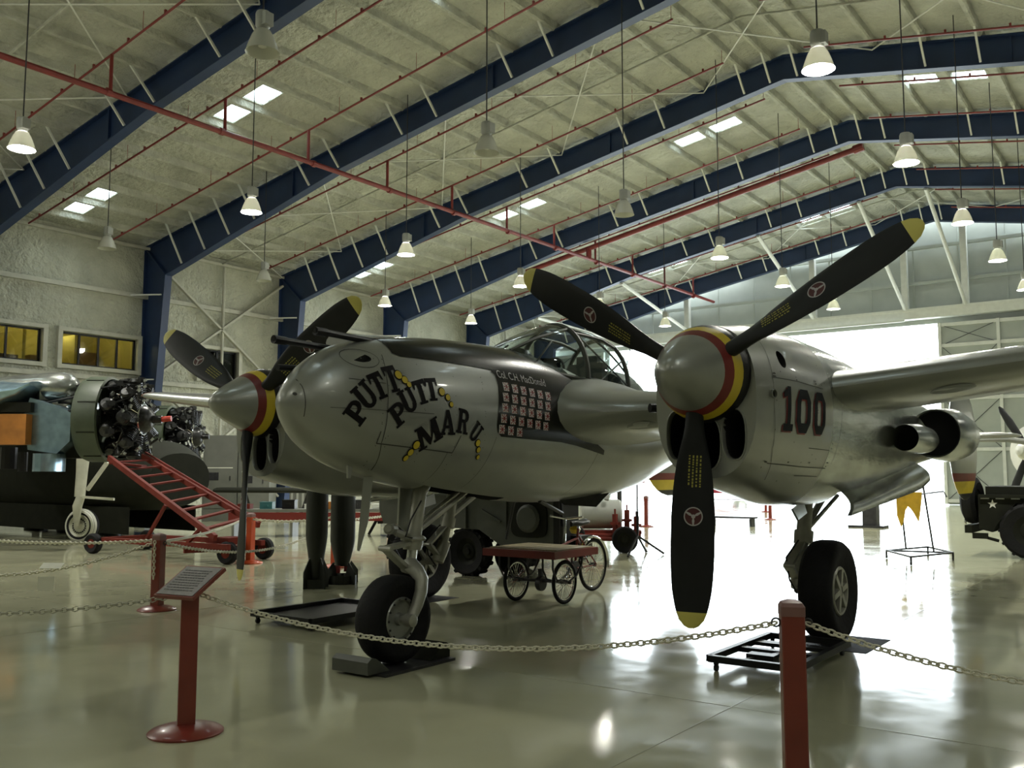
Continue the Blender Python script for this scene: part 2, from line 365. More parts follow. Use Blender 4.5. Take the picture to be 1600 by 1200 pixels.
# far wall with the open hangar door
DX0, DX1, DZ = -22.9, -4.35, 8.75
b = MB()
b.prism([(XL, 0), (DX0, 0), (DX0, DZ), (DX1, DZ), (DX1, 0), (XR, 0), (XR, rt(XR)+.3), (RX, 14.5), (XL, rt(XL)+.3)], (0, Y1+.75, 0), (1, 0, 0), (0, 0, 1), -.15)
wf = structure(b.build('wall_far', 'panelwall', smooth=0))
for z in (10.75, 12.5):
    hw = 22 if z < 11 else (14.3-z)/.174
    q = MB(); q.bar((max(XL, RX-hw), Y1+.5, z), (min(XR, RX+hw), Y1+.5, z), .2, .14); q.build('girt', 'panelwall', wf, 0)
for k in range(22):
    x = -26+2.05*k
    q = MB(); q.box((x, Y1+.57, (9.3+rt(x))/2), (.05, .06, rt(x)-9.3)); q.build('wall_rib', 'panelwall', wf, 0)
q = MB(); q.box((RX, Y1+.2, 9.15), (45.6, .5, .42)); q.box((RX, Y1-.08, 9.38), (45.6, .08, .12)); q.build('door_header', 'whitepaint', wf, 0)
q = MB(); q.box((-13.4, Y1-.25, 8.86), (15.2, .12, .1)); q.build('door_track', 'whitepaint', wf, 0)
for x in (-22.5, -17.4, -10.3, -5.8, -3.1, 1.4, 6.5):
    q = MB(); q.box((x, Y1+.05, (9.3+zb(x)+.9)/2), (.28, .3, zb(x)+.9-9.3)); q.build('wind_column', 'whitepaint', wf, 0)
    q = MB(); q.tube([(x, Y1-.1, 9.45), (x, 34.35, zb(x)-.05)], .09, 10); q.build('kicker_brace', 'whitepaint', wf)
for i, (x0, x1, yy) in enumerate(((DX1-.05, 1.2, Y1+.1), (1.3, 7.0, Y1+.25), (7.1, 13, Y1+.1), (-26.9, DX0+.05, Y1+.1))):
    q = MB(); q.box(((x0+x1)/2, yy+.1, 4.35), (x1-x0, .06, 8.6)); d = structure(q.build('door_%d' % (i+1), 'panelwall', smooth=0))
    for x in (x0+.08, (x0+x1)/2-.2, x1-.08):
        q = MB(); q.box((x, yy, 4.35), (.14, .14, 8.6)); q.build('door_post', 'whitepaint', d, 0)
    for z in (.2, 2.6, 5.0, 7.55, 8.55):
        q = MB(); q.box(((x0+x1)/2, yy+.02, z), (x1-x0, .1, .16)); q.build('door_rail', 'whitepaint', d, 0)
    for z0, z1 in ((.2, 2.6), (2.6, 5.), (5, 7.55), (7.55, 8.55)):
        q = MB(); xm = (x0+x1)/2-.2
        q.tube([(x0+.1, yy, z0), (xm, yy, z1)], .015, 5); q.tube([(x0+.1, yy, z1), (xm, yy, z0)], .015, 5); q.build('door_brace', 'steel', d)

# rigid frames: tapered columns and rafters, flange braces one by one
def frame(k, y):
    pts = {}
    for sgn in (-1, 1):
        X = lambda a: RX+sgn*a
        web = MB(); t = .03
        ks = [0, 6.1, 12.2, 17, 21.5]
        for a0, a1 in zip(ks, ks[1:]):
            x0, x1 = X(a0), X(a1)
            web.prism([(x0, zb(x0)), (x1, zb(x1)), (x1, rt(x1)), (x0, rt(x0))], (0, y+t/2, 0), (1, 0, 0), (0, 0, 1), t)
        web.prism([(X(21.5), zb(X(21.5))), (X(22.9), rt(X(22.9))), (X(21.5), rt(X(21.5)))], (0, y+t/2, 0), (1, 0, 0), (0, 0, 1), t)
        web.prism([(X(22.3), 0), (X(22.9), 0), (X(22.9), rt(X(22.9))), (X(21.5), 8.93)], (0, y+t/2, 0), (1, 0, 0), (0, 0, 1), t)
        def fl(x0, z0, x1, z1): web.bar((x0, y, z0), (x1, y, z1), .3, .04, (0, 0, 1) if abs(x1-x0) > 3 else (1, 0, 0))
        def fl2(x0, z0, x1, z1):
            d = Vector((x1-x0, 0, z1-z0)).normalized(); n = Vector((-d.z, 0, d.x))*.02
            q = [Vector((x, yy, z))+n*s for (x, z) in ((x0, z0), (x1, z1)) for yy, s in ((y-.15, -1), (y+.15, -1), (y+.15, 1), (y-.15, 1))]
            web.add(q, [(3, 2, 1, 0), (4, 5, 6, 7), (0, 1, 5, 4), (1, 2, 6, 5), (2, 3, 7, 6), (3, 0, 4, 7)])
        fl2(X(0), zb(X(0)), X(12.2), zb(X(12.2))); fl2(X(12.2), zb(X(12.2)), X(21.5), 8.93)
        fl2(X(21.5), 8.93, X(22.3), 0); fl2(X(22.9), 0, X(22.9), rt(X(22.9))); fl2(X(0), rt(X(0)), X(22.9), rt(X(22.9)))
        fl2(X(21.5), 8.93, X(22.9), rt(X(22.9)))
        for a in (6.1, 14.5): web.box((X(a), y, (rt(X(a))+zb(X(a)))/2), (.05, .2, rt(X(a))-zb(X(a))))
        pts[sgn] = web
    a = pts[-1]; a.m = 0; o = len(a.v); a.v += pts[1].v; a.f += [[o+i for i in f] for f in pts[1].f]; a.mi += pts[1].mi
    fo = structure(a.build('trim_%d' % k, 'navy', smooth=0))
    for i, x in enumerate(PUR):
        if not XL+2 < x < XR-2 or (abs(x-RX) < 17 and i % 3 == 1 and abs(x-RX) > 1): continue
        q = MB(); q.bar((x, y-.85, rt(x)+.02), (x, y-.13, zb(x)+.06), .055, .055); q.build('flange_brace', 'whitepaint', fo, 0)
    for z in (8.2, 5.):
        for xa, xb in ((XL+.15, -25.85),): 
            q = MB(); q.bar((xa, y-.75, z), (xb-(8.93-z)*.09, y-.13, z), .05, .05); q.build('flange_brace', 'whitepaint', fo, 0)
for k, y in enumerate(FY): frame(k+1, y)

# sprinkler system: main along the hangar, feed across, branch lines under the roof
sp = empty('sprinkler_piping', (-15.7, 14, 10.75), 'dark red sprinkler pipes running along and across under the white roof', 'pipes')
q = MB(); q.tube([(-15.7, -12, 10.70), (-15.7, 41.6, 10.86)], .075, 10)
for y in [2.7+3.3*k for k in range(12)]: q.tube([(-15.7, y-.06, 10.77), (-15.7, y+.06, 10.77)], .1, 10)
q.build('main_pipe', 'redpipe', sp)
def rb(x): return rt(x)-.4
for y in [-.6, 2.7, 6.05, 9.4, 12.38, 15.78, 19.1, 22.4, 25.7, 29.0, 32.4, 35.7, 39.0]:
    q = MB(); q.tube([(-26.2, y, rb(-26.2)), (-5.35, y, rb(-5.35))], .03, 6)
    for k in range(14):
        x = -25.5+1.5*k; q.box((x, y, rb(x)+.05), (.05, .05, .1))
        if k % 2: q.tube([(x+.6, y, rb(x+.6)), (x+.6, y, rt(x)+.2)], .008, 4)
    q.build('branch_pipe', 'redpipe', sp)
    q = MB(); q.tube([(-15.7, y, 10.78), (-15.7, y, rb(-15.7))], .045, 8); q.build('riser', 'redpipe', sp)
    q = MB(); q.tube([(-3.1, y+.4, rb(-3.1)), (17.5, y+.4, rb(17.5))], .03, 6)
    for k in range(13): q.box((-2.4+1.5*k, y+.4, rb(-2.4+1.5*k)+.05), (.05, .05, .1))
    q.build('branch_pipe', 'redpipe', sp)
q = MB(); q.tube([(-19.1, 28.45, 10.66), (-4.0, 28.45, 13.4)], .11, 10); q.tube([(-4.3, 28.45, 13.34), (-3.95, 28.45, 13.41)], .16, 10); q.build('feed_pipe', 'redpipe', sp)
q = MB(); q.tube([(-15.7, 28.45, 10.8), (-15.7, 28.45, 11.3)], .12, 10); q.build('riser', 'redpipe', sp)

# high-bay lamps
LAMPLAB = {(0, 1): 'brightly lit silver high-bay lamp hanging low near the ridge, above the right propeller blade tip',
 (0, 2): 'lit high-bay lamp glaring just right of the end of the red feed pipe',
 (0, 3): 'high-bay lamp in front of the blue frame, right of the raised yellow blade tip',
 (0, 4): 'small lit high-bay lamp at the right, in front of the pale gable wall',
 (0, 5): 'small glaring high-bay lamp at the right edge, over the open door leaf',
 (1, 0): 'unlit glass-bowl high-bay lamp at the top left, in front of the nearest blue rafter',
 (1, 1): 'unlit greenish high-bay lamp on a long rod high above the fighter nose',
 (1, 2): 'unlit high-bay lamp on a long rod above the raised left blade of the right propeller',
 (1, 3): 'warm lit high-bay lamp before a blue beam between the two raised right blades',
 (1, 4): 'lit high-bay lamp beside a white brace, above the middle of the right blade',
 (1, 5): 'faint high-bay lamp half hidden under the red-marked raised blade',
 (2, 0): 'brightly lit high-bay lamp at the left edge under the red main pipe',
 (2, 1): 'brightly lit high-bay lamp before the second blue rafter, left of the red main pipe',
 (2, 2): 'lit high-bay lamp below the red main pipe, between two blue rafters',
 (2, 3): 'glaring high-bay lamp beside the yellow tip of the left blade of the right propeller',
 (2, 4): 'dim high-bay lamp half hidden behind the black blade above the cockpit',
 (2, 5): 'pale high-bay lamp hanging beside the top of the right spinner',
 (3, 0): 'high-bay lamp hanging beyond the left edge near the office windows',
 (3, 1): 'unlit high-bay lamp hanging by the left wall above the office windows',
 (3, 2): 'unlit high-bay lamp against the left wall above the left propeller',
 (3, 3): 'small lit high-bay lamp against a blue knee joint above the nose guns',
 (3, 4): 'small lit high-bay lamp against a blue knee joint left of the cockpit'}
lp = {}
def lamp_parts(root, glow):
    q = MB(); q.tube([(0, 0, .32), (0, 0, 2.2)], .014, 5); lp['rod'] = q.build('hanging_rod', 'steel', root, local=True)
    q = MB(); q.lathe([(.0, .34), (.10, .34), (.115, .3), (.115, .12), (.09, .08), (.06, .06)], n=14); q.box((.1, 0, .2), (.1, .16, .2)); q.build('ballast_housing', 'greypaint', root, local=True)
    q = MB(); q.lathe([(.07, .07), (.12, .04), (.17, -.05), (.215, -.17), (.25, -.29), (.258, -.30), (.24, -.28), (.2, -.16), (.155, -.05), (.1, .03)], n=20); q.build('reflector', 'lampglass', root, local=True)
    q = MB(); q.lathe([(.0, -.22), (.06, -.21), (.09, -.15), (.08, -.07), (.05, .0), (.04, .06)], n=12); q.build('bulb', 'lampglow' if glow > .75 else 'lampdim' if glow else 'lampglass', root, local=True)
protos = {}
for (i, j), lab in LAMPLAB.items():
    g = LIT.get((i, j), 0); key = 2 if g > .75 else 1 if g else 0
    x, y = LX[i], LY[j]
    if key not in protos:
        r = empty('high_bay_lamp', (x, y, LZ), lab, 'lamp', 'high-bay lamps hanging from the hangar roof'); lamp_parts(r, g); protos[key] = r
    else: r = copy_tree(protos[key], (x, y, LZ), lab)
    for c in r.children:
        if c.name.startswith('hanging_rod'): c.location = (0, 0, .32); c.scale = (1, 1, (rt(x)+.2-LZ-.32)/1.88); c.location.z = .32-.32*c.scale.z
# ------------------------------------------------------------------ the silver twin-boom fighter
def interp(tab, y):
    n=len(tab)
    if y<=tab[0][0]: return list(tab[0][1:])
    if y>=tab[-1][0]: return list(tab[-1][1:])
    i=0
    while tab[i+1][0]<y: i+=1
    a,b=tab[i],tab[i+1]; h=b[0]-a[0]; t=(y-a[0])/h
    out=[]
    for k in range(1,len(a)):
        d=(b[k]-a[k])/h
        def sl(j):
            if j<=0: return (tab[1][k]-tab[0][k])/(tab[1][0]-tab[0][0])
            if j>=n-1: return (tab[-1][k]-tab[-2][k])/(tab[-1][0]-tab[-2][0])
            d0=(tab[j][k]-tab[j-1][k])/(tab[j][0]-tab[j-1][0]); d1=(tab[j+1][k]-tab[j][k])/(tab[j+1][0]-tab[j][0])
            if d0*d1<=0: return 0.
            return 2*d0*d1/(d0+d1)
        m0,m1=sl(i),sl(i+1)
        t2,t3=t*t,t*t*t
        out.append((2*t3-3*t2+1)*a[k]+(t3-2*t2+t)*h*m0+(-2*t3+3*t2)*b[k]+(t3-t2)*h*m1)
    return out
# y, half width, ztop, zbottom, zmid, exponent
POD=[(-1.66,.004,2.035,2.025,2.03,2),(-1.64,.07,2.11,1.95,2.03,2),(-1.58,.13,2.19,1.86,2.03,2),(-1.45,.22,2.33,1.73,2.03,2),(-1.2,.32,2.48,1.60,2.02,2.05),(-.9,.39,2.57,1.51,2.0,2.1),(-.5,.45,2.63,1.43,1.98,2.15),
 (0,.49,2.67,1.36,1.96,2.2),(.8,.52,2.69,1.28,1.95,2.25),(1.6,.53,2.62,1.24,1.95,2.25),(2.4,.53,2.48,1.25,1.95,2.2),(3.2,.47,2.43,1.34,1.95,2.1),(4.,.35,2.38,1.52,1.97,2),(4.9,.2,2.25,1.78,2.0,2),(5.6,.02,2.06,1.98,2.02,2)]
NAC=[(.15,.385,2.584,1.49,2.05,2.45),(.3,.405,2.60,1.44,2.06,2.4),(.7,.445,2.655,1.36,2.10,2.2),(1.3,.47,2.685,1.27,2.06,2.05),(2.2,.485,2.665,1.25,2.02,2.05),(3.2,.465,2.58,1.29,2.0,2.05),(4.5,.42,2.48,1.42,2.0,2),(5.6,.37,2.42,1.58,2.0,2),(7,.29,2.3,1.70,2.0,2),(8.4,.21,2.18,1.78,1.98,2),(9.6,.08,2.08,1.9,2.0,2)]
def surf_x(tab,y,z):
    w,zt,zb,zm,p=interp(tab,y)
    u=(z-zm)/((zt-zm) if z>=zm else (zm-zb)); u=min(abs(u),1)
    return w*(1-u**p)**(1/p)
HX, HZ = 2.438, 2.229
plane = empty('fighter_plane', (0, 0, 0), 'silver twin-engined, twin-boom fighter plane with striped spinners and PUTT PUTT MARU lettering on its nose', 'airplane')
def section(tab, cx, y, n=48):
    wv, zt, zbm, zm, p = interp(tab, y); out = []
    for k in range(n):
        t = 2*PI*k/n; c, s = math.cos(t), math.sin(t); e = 2/p
        h = (zt-zm) if s >= 0 else (zm-zbm)
        out.append(Vector((cx+wv*math.copysign(abs(c)**e, c), y, zm+h*math.copysign(abs(s)**e, s))))
    return out
def stations(tab, step):
    ys = []
    for a, c in zip(tab, tab[1:]):
        m = max(1, math.ceil((c[0]-a[0])/step)); ys += [a[0]+(c[0]-a[0])*i/m for i in range(m)]
    return ys+[tab[-1][0]]
def boolean(o, cutters):
    for c in cutters:
        m = o.modifiers.new('cut', 'BOOLEAN'); m.operation = 'DIFFERENCE'; m.solver = 'EXACT'; m.object = c
    dg = bpy.context.evaluated_depsgraph_get(); me = bpy.data.meshes.new_from_object(o.evaluated_get(dg))
    o.modifiers.clear(); old = o.data; o.data = me; bpy.data.meshes.remove(old)
    for c in cutters: bpy.data.objects.remove(c)
    o.data.set_sharp_from_angle(angle=math.radians(40))
def on(tab, cx, y, z, off=.003, side=1):
    """point on the port flank of a lofted body, lifted off by a hair along the normal"""
    x = surf_x(tab, y, z); e = .004
    dy = (surf_x(tab, y+e, z)-surf_x(tab, y-e, z))/(2*e); dz = (surf_x(tab, y, z+e)-surf_x(tab, y, z-e))/(2*e)
    n = Vector((1, -max(-4, min(4, dy)), -max(-4, min(4, dz)))).normalized()
    return Vector((cx+side*(x+n.x*off), y+n.y*off, z+n.z*off))
def drape(polys, tab, cx, name, mats, parent, off=.003, step=.03):
    """polys: list of (2-D polygon in y,z ; material index); cut into a fine grid and laid on the body"""
    mb = MB()
    for poly, mi in polys:
        bm = bmesh.new(); vs = [bm.verts.new((a, c, 0)) for a, c in poly]; bm.faces.new(vs)
        xs = [p[0] for p in poly]; zs = [p[1] for p in poly]
        for lo, hi, no in ((min(xs), max(xs), (1, 0, 0)), (min(zs), max(zs), (0, 1, 0))):
            k = math.ceil(lo/step)
            while k*step < hi:
                g = list(bm.verts)+list(bm.edges)+list(bm.faces)
                bmesh.ops.bisect_plane(bm, geom=g, plane_co=tuple(n*k*step for n in no), plane_no=no); k += 1
        bmesh.ops.triangulate(bm, faces=list(bm.faces)); bm.verts.index_update()
        mb.m = mi; mb.add([on(tab, cx, v.co.x, v.co.y, off*(1+mi)) for v in bm.verts], [tuple(v.index for v in f.verts) for f in bm.faces]); bm.free()
    return mb.build(name, mats, parent, 60)
def circ(c, r, n=16, ry=1.): return [(c[0]+r*math.cos(2*PI*k/n), c[1]+r*ry*math.sin(2*PI*k/n)) for k in range(n)]
def strip(pts, wd):
    out = []
    for (a, c), (d, e) in zip(pts, pts[1:]):
        L = math.hypot(d-a, e-c); nx, ny = -(e-c)/L*wd/2, (d-a)/L*wd/2
        out.append([(a+nx, c+ny), (a-nx, c-ny), (d-nx, e-ny), (d+nx, e+ny)])
    return out
# ---- fuselage pod
b = MB(); b.loft([section(POD, 0, y) for y in stations(POD, .1)]); pod = b.build('fuselage_pod', ['alu', 'void'], plane, 40)
c1 = MB(); c1.m = 1; c1.lathe([(.001, -.25), (1, -.25), (1, .25), (.001, .25)], (0, 0, 0), (1, 0, 0), 24)
c1.v = [(x*.6+.38, -1.10+y*.085, 2.39+z*.036) for x, y, z in c1.v]; k1 = c1.build('cut', ['alu', 'void'], smooth=0)
c2 = MB(); c2.m = 1; c2.box((0, .25, 1.32), (.34, 1.1, .3)); k2 = c2.build('cut', ['alu', 'void'], smooth=0)
boolean(pod, [k1, k2])
def zlim(y): return 2.43 if y < -.4 else 2.43-.02*(y+.4)/.6 if y < .2 else max(2.30, 2.41-.5*(y-.2)**2) if y < .4 else 2.36
def th_of(tab, y, z):
    wv, zt, zbm, zm, p = interp(tab, y); s = min(1, max(0, (z-zm)/(zt-zm))); return math.asin(min(1, s**(p/2)))
def topstrip(y, t0, t1, n, off=.003):
    out = []
    wv, zt, zbm, zm, p = interp(POD, y)
    for k in range(n+1):
        t = t0+(t1-t0)*k/n; c, s = math.cos(t), math.sin(t); e = 2/p
        out.append(Vector(((wv+off)*math.copysign(abs(c)**e, c), y, zm+(zt-zm+off)*abs(s)**e)))
    return out
b = MB(); rr = []
for i in range(41):
    y = -.80+i*.06; f = .02 if y < -.75 else 0
    t0 = th_of(POD, y, zlim(y) + f); rr.append(topstrip(y, t0, PI-t0, 24))
b.loft(rr, False, False, closed=False); b.build('anti_glare_panel', 'olive', pod, 60)
drape([([(.27, 2.40), (.31, 2.37), (.315, 2.29), (.25, 1.93), (.262, 1.87), (.31, 1.835), (1.22, 1.81), (1.47, 1.785), (2.0, 1.705), (2.0, 1.75), (1.5, 1.95), (1.5, 2.42), (.5, 2.44)], 0)], POD, 0, 'dark_side_panel', 'olive', pod, .004)
seams = strip([(-.905, 2.43), (-.93, 2.3), (-.95, 2.02), (-.96, 1.75), (-.9, 1.55)], .006)+strip([(-1.0, 1.75), (-.25, 1.69), (-.19, 1.83)], .008)+strip([(-1.0, 1.75), (-.99, 1.84)], .008)
seams += strip([(-1.55, 1.93), (-1.555, 2.12), (-1.56, 2.2)], .005)+strip([(-1.4, 2.0), (-.5, 1.99)], .004)+strip([(-1.25, 2.22), (-.95, 2.2)], .004)+strip([(.1, 1.4), (.25, 1.83)], .004)+strip([(-.35, 1.45), (-.3, 1.7)], .004)+strip([(1.6, 1.3), (1.75, 1.5), (1.9, 1.75)], .005)
seams += [circ((-1.10, 2.385), .006, 6)]+strip(circ((-1.10, 2.385), .145, 24, .5)+[circ((-1.10, 2.385), .145, 24, .5)[0]], .004)+[circ((-1.605, 2.09), .012, 10)]
R.seed(3)
for k in range(60): seams.append(circ((R.choice([-.93, -1.0, -.25, .1, -.6])+R.uniform(-.01, .01), R.uniform(1.5, 2.4)), .004, 5))
o = drape([(s, 0) for s in seams], POD, 0, 'panel_seams', 'seam', pod, .0022, .05); o['kind'] = 'stuff'
# ---- slab-serif letters as strokes in a unit box
def arc(cx, cy, r0x, r0y, r1x, r1y, a0, a1, n=8):
    out = []
    for k in range(n):
        t, u = math.radians(a0+(a1-a0)*k/n), math.radians(a0+(a1-a0)*(k+1)/n)
        out.append([(cx+r1x*math.cos(t), cy+r1y*math.sin(t)), (cx+r0x*math.cos(t), cy+r0y*math.sin(t)), (cx+r0x*math.cos(u), cy+r0y*math.sin(u)), (cx+r1x*math.cos(u), cy+r1y*math.sin(u))])
    return out
def rc(a, c, d, e): return [(a, c), (d, c), (d, e), (a, e)]
GL = {
 'P': [rc(.12, 0, .42, 1), rc(0, 0, .56, .11), rc(0, .89, .5, 1), rc(.42, .83, .6, 1), rc(.42, .40, .6, .55)]+arc(.58, .70, .14, .14, .42, .30, -90, 90),
 'U': [rc(.1, .3, .36, 1), rc(.68, .3, .88, 1), rc(0, .89, .46, 1), rc(.56, .89, 1, 1)]+arc(.49, .33, .15, .18, .39, .33, 180, 360),
 'T': [rc(.34, 0, .66, 1), rc(.18, 0, .82, .11), rc(0, .82, 1, 1), [(0, .62), (.1, .68), (.14, .82), (0, .82)], [(1, .62), (1, .82), (.86, .82), (.9, .68)]],
 'M': [rc(.08, 0, .24, 1), rc(.74, 0, .98, 1), [(.08, 1), (.32, 1), (.56, .32), (.44, .08)], [(.44, .08), (.56, .32), (.76, 1), (.98, 1), (.5, .02)], rc(0, 0, .34, .1), rc(.64, 0, 1.06, .1), rc(0, .9, .2, 1), rc(.85, .9, 1.06, 1)],
 'A': [[(.1, 0), (.28, 0), (.56, .9), (.42, 1)], [(.42, 1), (.62, 1), (.96, 0), (.68, 0)], rc(.26, .26, .75, .38), rc(0, 0, .38, .1), rc(.56, 0, 1.04, .1)],
 'R': [rc(.12, 0, .4, 1), rc(0, 0, .52, .1), rc(0, .9, .5, 1), rc(.4, .84, .6, 1), rc(.4, .44, .6, .58)]+arc(.58, .72, .14, .14, .40, .28, -90, 90)+[[(.5, .5), (.74, .5), (.98, 0), (.72, 0)], rc(.66, 0, 1.06, .1)]}
def letter(ch, c, rot, wd, h, name):
    a = math.radians(rot); out = []
    for s in GL[ch]:
        out.append(([(c[0]+((x-.5)*wd*math.cos(a)-(y-.5)*h*math.sin(a)), c[1]+((x-.5)*wd*math.sin(a)+(y-.5)*h*math.cos(a))) for x, y in s], 0))
    return drape(out, POD, 0, name, 'ink', pod, .0045, .04)
for ch, c, rot, wd, h in (('P', (-1.205, 1.972), 58, .145, .175), ('U', (-1.135, 2.098), 41, .165, .20), ('T', (-1.02, 2.178), 22, .125, .20), ('T', (-.888, 2.238), 13, .125, .20),
  ('P', (-.85, 1.975), 40, .15, .17), ('U', (-.755, 2.083), 27, .16, .19), ('T', (-.625, 2.155), 16, .13, .19), ('T', (-.51, 2.182), 6, .13, .18),
  ('M', (-.545, 1.83), 30, .23, .19), ('A', (-.352, 1.93), 2, .165, .20), ('R', (-.178, 1.945), -8, .13, .20), ('U', (-.015, 1.862), -40, .11, .17)):
    letter(ch, c, rot, wd, h, 'nose_letter')
for c, r in (((-.824, 2.273), .036), ((-.773, 2.238), .031), ((-.739, 2.204), .024), ((-.408, 2.169), .034), ((-.347, 2.128), .028), ((-.313, 2.074), .023),
             ((-.644, 1.746), .034), ((-.676, 1.69), .028), ((-.697, 1.647), .024), ((.019, 1.776), .030), ((.042, 1.721), .026), ((.059, 1.662), .02)):
    drape([(circ(c, r*1.12), 0), (circ(c, r*.88), 1)], POD, 0, 'yellow_spot', ['ink', 'yellow'], pod, .0045, .05)
# rising-sun victory flags, five rows
for row in range(5):
    for k in range(6 if row < 4 else 3):
        cy, cz = .412-.025*row+.1225*k, 2.268-.0925*row-.0088*k
        hs = .037; P = [([(cy-hs, cz-hs), (cy+hs, cz-hs), (cy+hs, cz+hs), (cy-hs, cz+hs)], 0)]
        for a in range(8):
            t = a*PI/4; d = []
            for u in (t-.15, t+.15):
                m = max(abs(math.cos(u)), abs(math.sin(u))); d.append((cy+hs*.98*math.cos(u)/m, cz+hs*.98*math.sin(u)/m))
            P.append(([(cy, cz)]+d, 1))
        P.append((circ((cy, cz), .015, 10), 1))
        drape(P, POD, 0, 'victory_flag', ['white', mat('flag_red', (.22, .012, .012), .5, 0, 0) if 'flagred' not in M else M['flagred']], pod, .006, .05)
        M.setdefault('flagred', bpy.data.materials.get('flag_red'))
cu = bpy.data.curves.new('txt', 'FONT'); cu.body = 'Col. C.H. MacDonald'; cu.size = .095; to = bpy.data.objects.new('txt', cu); COL.objects.link(to)
dg = bpy.context.evaluated_depsgraph_get(); tm = bpy.data.meshes.new_from_object(to.evaluated_get(dg)); bpy.data.objects.remove(to)
tw = max(v.co.x for v in tm.vertices)
mb = MB(); mb.add([on(POD, 0, .33+v.co.x*.70/tw, 2.345+v.co.y-v.co.x*.03/tw, .006) for v in tm.vertices], [tuple(p.vertices) for p in tm.polygons])
mb.build('pilot_name_lettering', mat('grey_white_lettering', (.30, .30, .28), .5, 0, 0), pod, 60)
# ---- nose guns
for x, z, y0, y1 in ((-.13, 2.50, -1.62, -.6), (.09, 2.565, -1.42, -.5), (-.22, 2.36, -1.52, -.9)):
    q = MB()
    if z > 2.45:
        q.tube([(x, y0+.01, z), (x, y0, z), (x, y0+.1, z), (x, y0+.13, z), (x, y1, z-.02)], [.018, .032, .032, .026, .026], 10); q.m = 1
        q.lathe([(.0, 0), (.017, 0)], (x, y0-.001, z), (0, -1, 0), 10)
    else: q.tube([(x, y0+.02, z-.05), (x, y1, z-.02)], .025, 8)
    q.build('machine_gun', ['black', 'void'], plane)
q = MB(); q.loft([section([(-1.0, .12, 2.62, 2.5, 2.55, 2), (-.2, .1, 2.68, 2.5, 2.6, 2)], -.13, y, 16) for y in (-1.0, -.8, -.5, -.2)]); q.build('gun_trough', 'alu', plane)
# ---- canopy
CAN = [(.86, .10, 2.70, 2.55), (1.1, .27, 2.80, 2.50), (1.45, .37, 2.93, 2.46), (1.85, .42, 3.035, 2.42), (2.3, .43, 3.04, 2.40), (2.75, .40, 2.96, 2.38), (3.15, .33, 2.80, 2.37), (3.6, .20, 2.54, 2.36)]
def cang(y, t, off=0):
    wv, zt, z0 = interp(CAN, y)
    return Vector(((wv+off)*math.cos(t)*(.0+1), y, z0+(zt-z0+off)*abs(math.sin(t))**.9))
can = tag(MB().loft([[cang(y, PI*k/20) for k in range(21)] for y in stations(CAN, .12)], False, False, closed=False).build('canopy_glass', 'glass', plane, 60))
def cbar(pts, r, name='canopy_frame'):
    q = MB(); q.tube(pts, r, 6); q.build(name, 'milgreen', can)
for y, r in ((1.87, .026), (2.72, .024)): cbar([cang(y, PI*k/24) for k in range(25)], r)
for s in (1, -1):
    A = lambda t: t if s > 0 else PI-t
    cbar([cang(y, A(.02)) for y in (.9, 1.3, 1.85, 2.3, 2.75, 3.3, 3.58)], .022)
    cbar([cang(y, A(.95)) for y in (1.87, 2.1, 2.4, 2.72)], .018)
    cbar([cang(.95, A(.7)), cang(1.3, A(1.0)), cang(1.87, A(1.12))], .018)
    cbar([cang(1.12, A(.08)), cang(1.3, A(.55)), cang(1.45, A(.78))], .010)
    if s > 0: cbar([cang(1.92, A(.9)), cang(2.67, A(.1))], .010); cbar([cang(2.1, A(.06)), cang(2.67, A(.55))], .010)
cbar([cang(2.72, PI/2), cang(2.95, PI/2), cang(3.2, PI/2), cang(3.58, PI/2)], .012); cbar([cang(1.87, PI/2), cang(2.3, PI/2), cang(2.72, PI/2)], .016)
q = MB(); q.box((0, 2.55, 2.42), (.42, .12, .55)); q.box((0, 2.56, 2.72), (.26, .07, .12)); q.build('seat_back', 'milgreen', plane)
q = MB(); q.lathe([(.0, 0), (.14, 0), (.18, .04), (.12, .12), (0, .13)], (0, 1.25, 2.58), (0, .3, 1), 14); q.box((0, 1.5, 2.56), (.5, .25, .14)); q.build('instrument_shroud', 'olive', plane)
q = MB(); q.torus((0, 1.85, 2.56), (0, -1, .3), .14, .014, 20, 6); q.tube([(0.2, 1.75, 2.3), (.1, 1.82, 2.55)], .02, 6); q.build('control_wheel', 'black', plane)
q = MB(); q.loft([section([(2.75, .30, 2.62, 2.36, 2.42, 2.2), (3.1, .28, 2.66, 2.36, 2.42, 2.2), (3.6, .16, 2.5, 2.36, 2.40, 2.2)], 0, y, 20) for y in (2.8, 3.0, 3.2, 3.4, 3.58)]); q.build('rear_deck', 'milgreen', plane)
q = MB(); q.tube([(0, 3.3, 2.5), (0.02, 3.45, 2.95), (.03, 3.9, 2.6)], .006, 4); q.build('antenna_wire', 'steel', plane)
